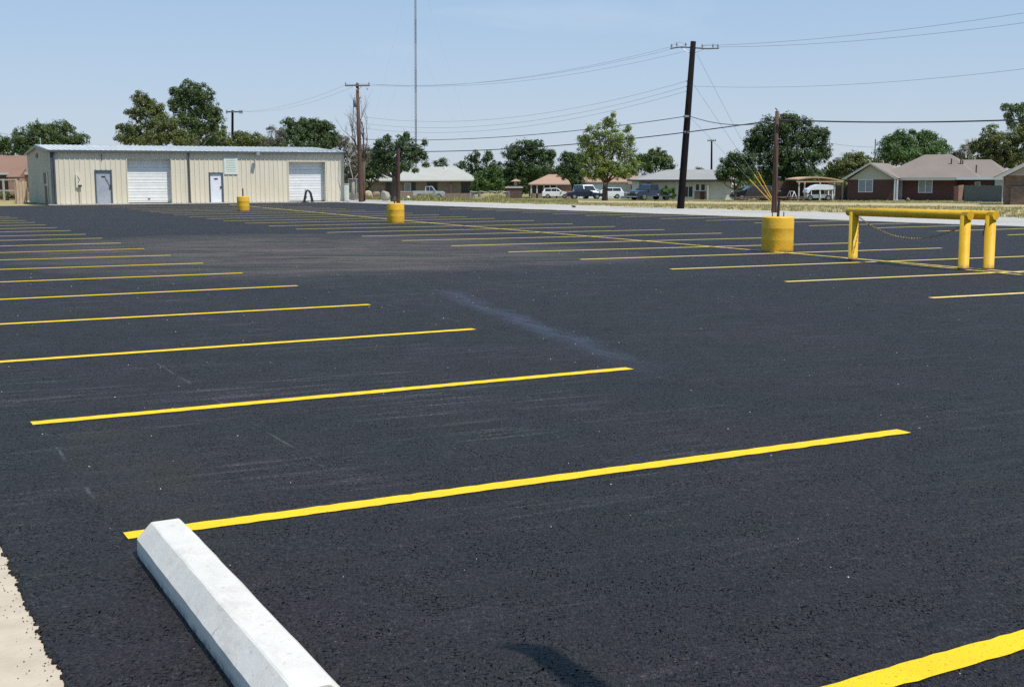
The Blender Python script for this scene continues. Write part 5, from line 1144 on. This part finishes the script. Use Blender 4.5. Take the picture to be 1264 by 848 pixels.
# dead tree beside the transformer pole
def dead(px, Y, segs, label, seed):
    e = empty('bare_tree', at(px, Y), 0, label, 'tree'); b = at(px, Y); m = MB(); rr = random.Random(seed)
    def grow(p, d, L, r_, lvl):
        pts_ = [p]; dd_ = d.copy()
        for i in range(4):
            dd_ = (dd_+Vector((rr.uniform(-.22, .22), rr.uniform(-.2, .2), rr.uniform(-.05, .18)))).normalized(); pts_.append(pts_[-1]+dd_*L/4)
        m.tube(pts_, [r_, r_*.85, r_*.7, r_*.55, r_*.4], 5)
        if lvl > 0:
            for i in range(3 if lvl > 1 else 4):
                q_ = pts_[rr.choice((2, 3, 4))]; nd = (dd_+Vector((rr.uniform(-.9, .9), rr.uniform(-.6, .6), rr.uniform(-.1, .6)))).normalized(); grow(q_, nd, L*rr.uniform(.5, .72), r_*.45, lvl-1)
    for (x0_, y0, x1_, y1, r_) in segs:
        p, q_ = P3(x0_, y0, Y)-b, P3(x1_, y1, Y)-b; grow(p, (q_-p).normalized(), (q_-p).length, r_, 3)
    m.tube([Vector((0, 0, -.1)), P3(segs[0][0], segs[0][1], Y)-b], [.16, .11], 8); m.build('trunk', M['barkpale'] if seed == 2 else M['bark'], e, smooth=True)
dead(449, 91., [(449, 200, 438, 165, .07), (449, 195, 455, 150, .08), (449, 200, 430, 175, .06), (450, 190, 462, 160, .05)], 'bare grey tree with twisting branches beside the transformer pole', 1)
dead(436, 93., [(436, 225, 425, 195, .05), (436, 222, 446, 205, .045)], 'pale fallen-looking bare branches left of the transformer pole', 2)
# tall weeds along the verge, far tree line, short grass
def blades(name, n, fn, label, mat='weed', seed=1, cat='grass'):
    rs = np.random.default_rng(seed); co = []; tn = []
    for i in range(n):
        p, h = fn(rs); k = 5
        for _ in range(k):
            a_ = rs.uniform(0, 2*math.pi); lean_ = rs.uniform(.05, .4)*h; w = rs.uniform(.012, .03)*(1+p.y/140); q_ = p+Vector((rs.uniform(-.12, .12), rs.uniform(-.12, .12), 0)); hh = h*rs.uniform(.5, 1)
            c, s_ = math.cos(a_), math.sin(a_)
            co += [(q_.x-w*s_, q_.y+w*c, q_.z-.05), (q_.x+w*s_, q_.y-w*c, q_.z-.05), (q_.x+lean_*c, q_.y+lean_*s_, q_.z+hh)]; tn.append(rs.uniform(0, 1))
    m = len(tn); me = bpy.data.meshes.new(name); me.vertices.add(3*m); me.vertices.foreach_set('co', np.array(co, 'f').ravel()); me.loops.add(3*m); me.loops.foreach_set('vertex_index', np.arange(3*m, dtype='i'))
    me.polygons.add(m); me.polygons.foreach_set('loop_start', np.arange(0, 3*m, 3, dtype='i')); a2 = me.attributes.new('tint', 'FLOAT', 'FACE'); a2.data.foreach_set('value', np.array(tn, 'f')); me.update(calc_edges=True)
    me.materials.append(LEAF[mat]); o = bpy.data.objects.new(name, me); COL.objects.link(o); return tag(o, label, cat, kind='stuff')
def weed_pos(rs):
    px = rs.uniform(428, 712); Y = rs.uniform(96, 134); w = 1 if px < 640 else max(.25, (712-px)/90); p = at(px, Y)
    clump_ = .55+.45*math.sin(px*.11)*math.sin(px*.037+1)
    return p, rs.uniform(.18, .75)*w*clump_+.08
blades('tall_weeds', 9000, weed_pos, 'tall unmown weeds along the verge before the pale-roofed house', 'weed', 4, 'weeds')
def short_pos(rs):
    while True:
        px = rs.uniform(420, 1270); Y = rs.uniform(45, 125); p = at(px, Y); w = WK(p.x, p.y)
        if 8.2 < w < 24.5 or 42 < w < 75: return p, rs.uniform(.04, .13)
blades('short_grass', 4000, short_pos, 'short dry grass on the lawn strips beyond the gravel', 'strawgrass', 6)
# distant tree line
def treeline():
    rs = np.random.default_rng(99); Cs = []; Ns = []; Ss = []; Ts = []
    Y = 270.
    for i in range(1300):
        px = rs.uniform(-250, 1500); YY = Y+rs.uniform(-25, 40); h = rs.uniform(2.6, 4.6)*(1+.25*math.sin(px*.021)); c = at(px, YY); s = m_(YY)
        nl = 110; d = rs.normal(size=(nl, 3)); d /= np.linalg.norm(d, axis=1, keepdims=True); rad = np.array([[rs.uniform(2.0, 3.8), 2.5, h/2]])
        Cs.append(np.array(c)+np.array([[0, 0, h/2]])+d*rad*rs.uniform(.6, 1.05, size=(nl, 1))); nn = d+rs.normal(size=(nl, 3))*.5+np.array([0, 0, .3]); Ns.append(nn/np.linalg.norm(nn, axis=1, keepdims=True))
        Ss.append(rs.uniform(.25, .55, size=nl)); Ts.append(np.clip(rs.uniform(0, .7)+rs.uniform(-.1, .3, size=nl), 0, 1))
    return tag(leaf_mesh('distant_tree_line', np.concatenate(Cs), np.concatenate(Ns), np.concatenate(Ss), np.concatenate(Ts), LEAF['mid'], None), 'far line of low trees on the horizon', 'trees', kind='stuff')
treeline()

# ------------------------------------------------------------------ light and sky
sd = Vector((.436, -.336, 1.0)).normalized()                       # towards the sun
el = math.asin(sd.z); az = math.atan2(sd.x, sd.y)
L_ = bpy.data.lights.new('sun', 'SUN'); L_.energy = 4.75; L_.angle = R(.53); L_.color = (1, .93, .83)
so = bpy.data.objects.new('sun', L_); COL.objects.link(so); so.rotation_euler = sd.to_track_quat('Z', 'Y').to_euler()
w = bpy.data.worlds.new('World'); sc.world = w; w.use_nodes = True; nt = w.node_tree; bg_ = nt.nodes['Background']
sk = nt.nodes.new('ShaderNodeTexSky'); sk.sky_type = 'NISHITA'; sk.sun_disc = False; sk.sun_elevation = el; sk.sun_rotation = az
sk.air_density = 1.0; sk.dust_density = .5; sk.ozone_density = 1.6; sk.altitude = 100
tc = nt.nodes.new('ShaderNodeTexCoord')
mp_ = nt.nodes.new('ShaderNodeVectorMath'); mp_.operation = 'MULTIPLY'; mp_.inputs[1].default_value = (2.2, 2.2, 7); nt.links.new(tc.outputs['Generated'], mp_.inputs[0])
cn = noise(nt, mp_.outputs[0], 1.6, 7, .6, .6); cf_ = ramp(nt, cn, [(.60, 0.), (.84, .30)])
sxyz = nt.nodes.new('ShaderNodeSeparateXYZ'); nt.links.new(tc.outputs['Generated'], sxyz.inputs[0])
hz = ramp(nt, sxyz.outputs[2], [(0., (.485, .560, .680)), (.10, (.390, .520, .700)), (.26, (.205, .420, .700))])
hz = mixc(nt, 1.0, hz, hz)
vm = nt.nodes.new('ShaderNodeVectorMath'); vm.operation = 'SCALE'; vm.inputs['Scale'].default_value = 10.0; nt.links.new(hz, vm.inputs[0])
air = mixc(nt, .80, sk.outputs[0], vm.outputs[0])               # thin summer haze over the clear sky
nt.links.new(mixc(nt, cf_, air, (6.6, 7.0, 7.6)), bg_.inputs[0]); bg_.inputs[1].default_value = .105
sc.view_settings.view_transform = 'Standard'; sc.view_settings.look = 'None'; sc.view_settings.exposure = .12; sc.view_settings.gamma = 1
sc.render.engine = 'CYCLES'; sc.cycles.samples = 96; sc.cycles.use_denoising = False
sc.render.resolution_x = 1024; sc.render.resolution_y = 686
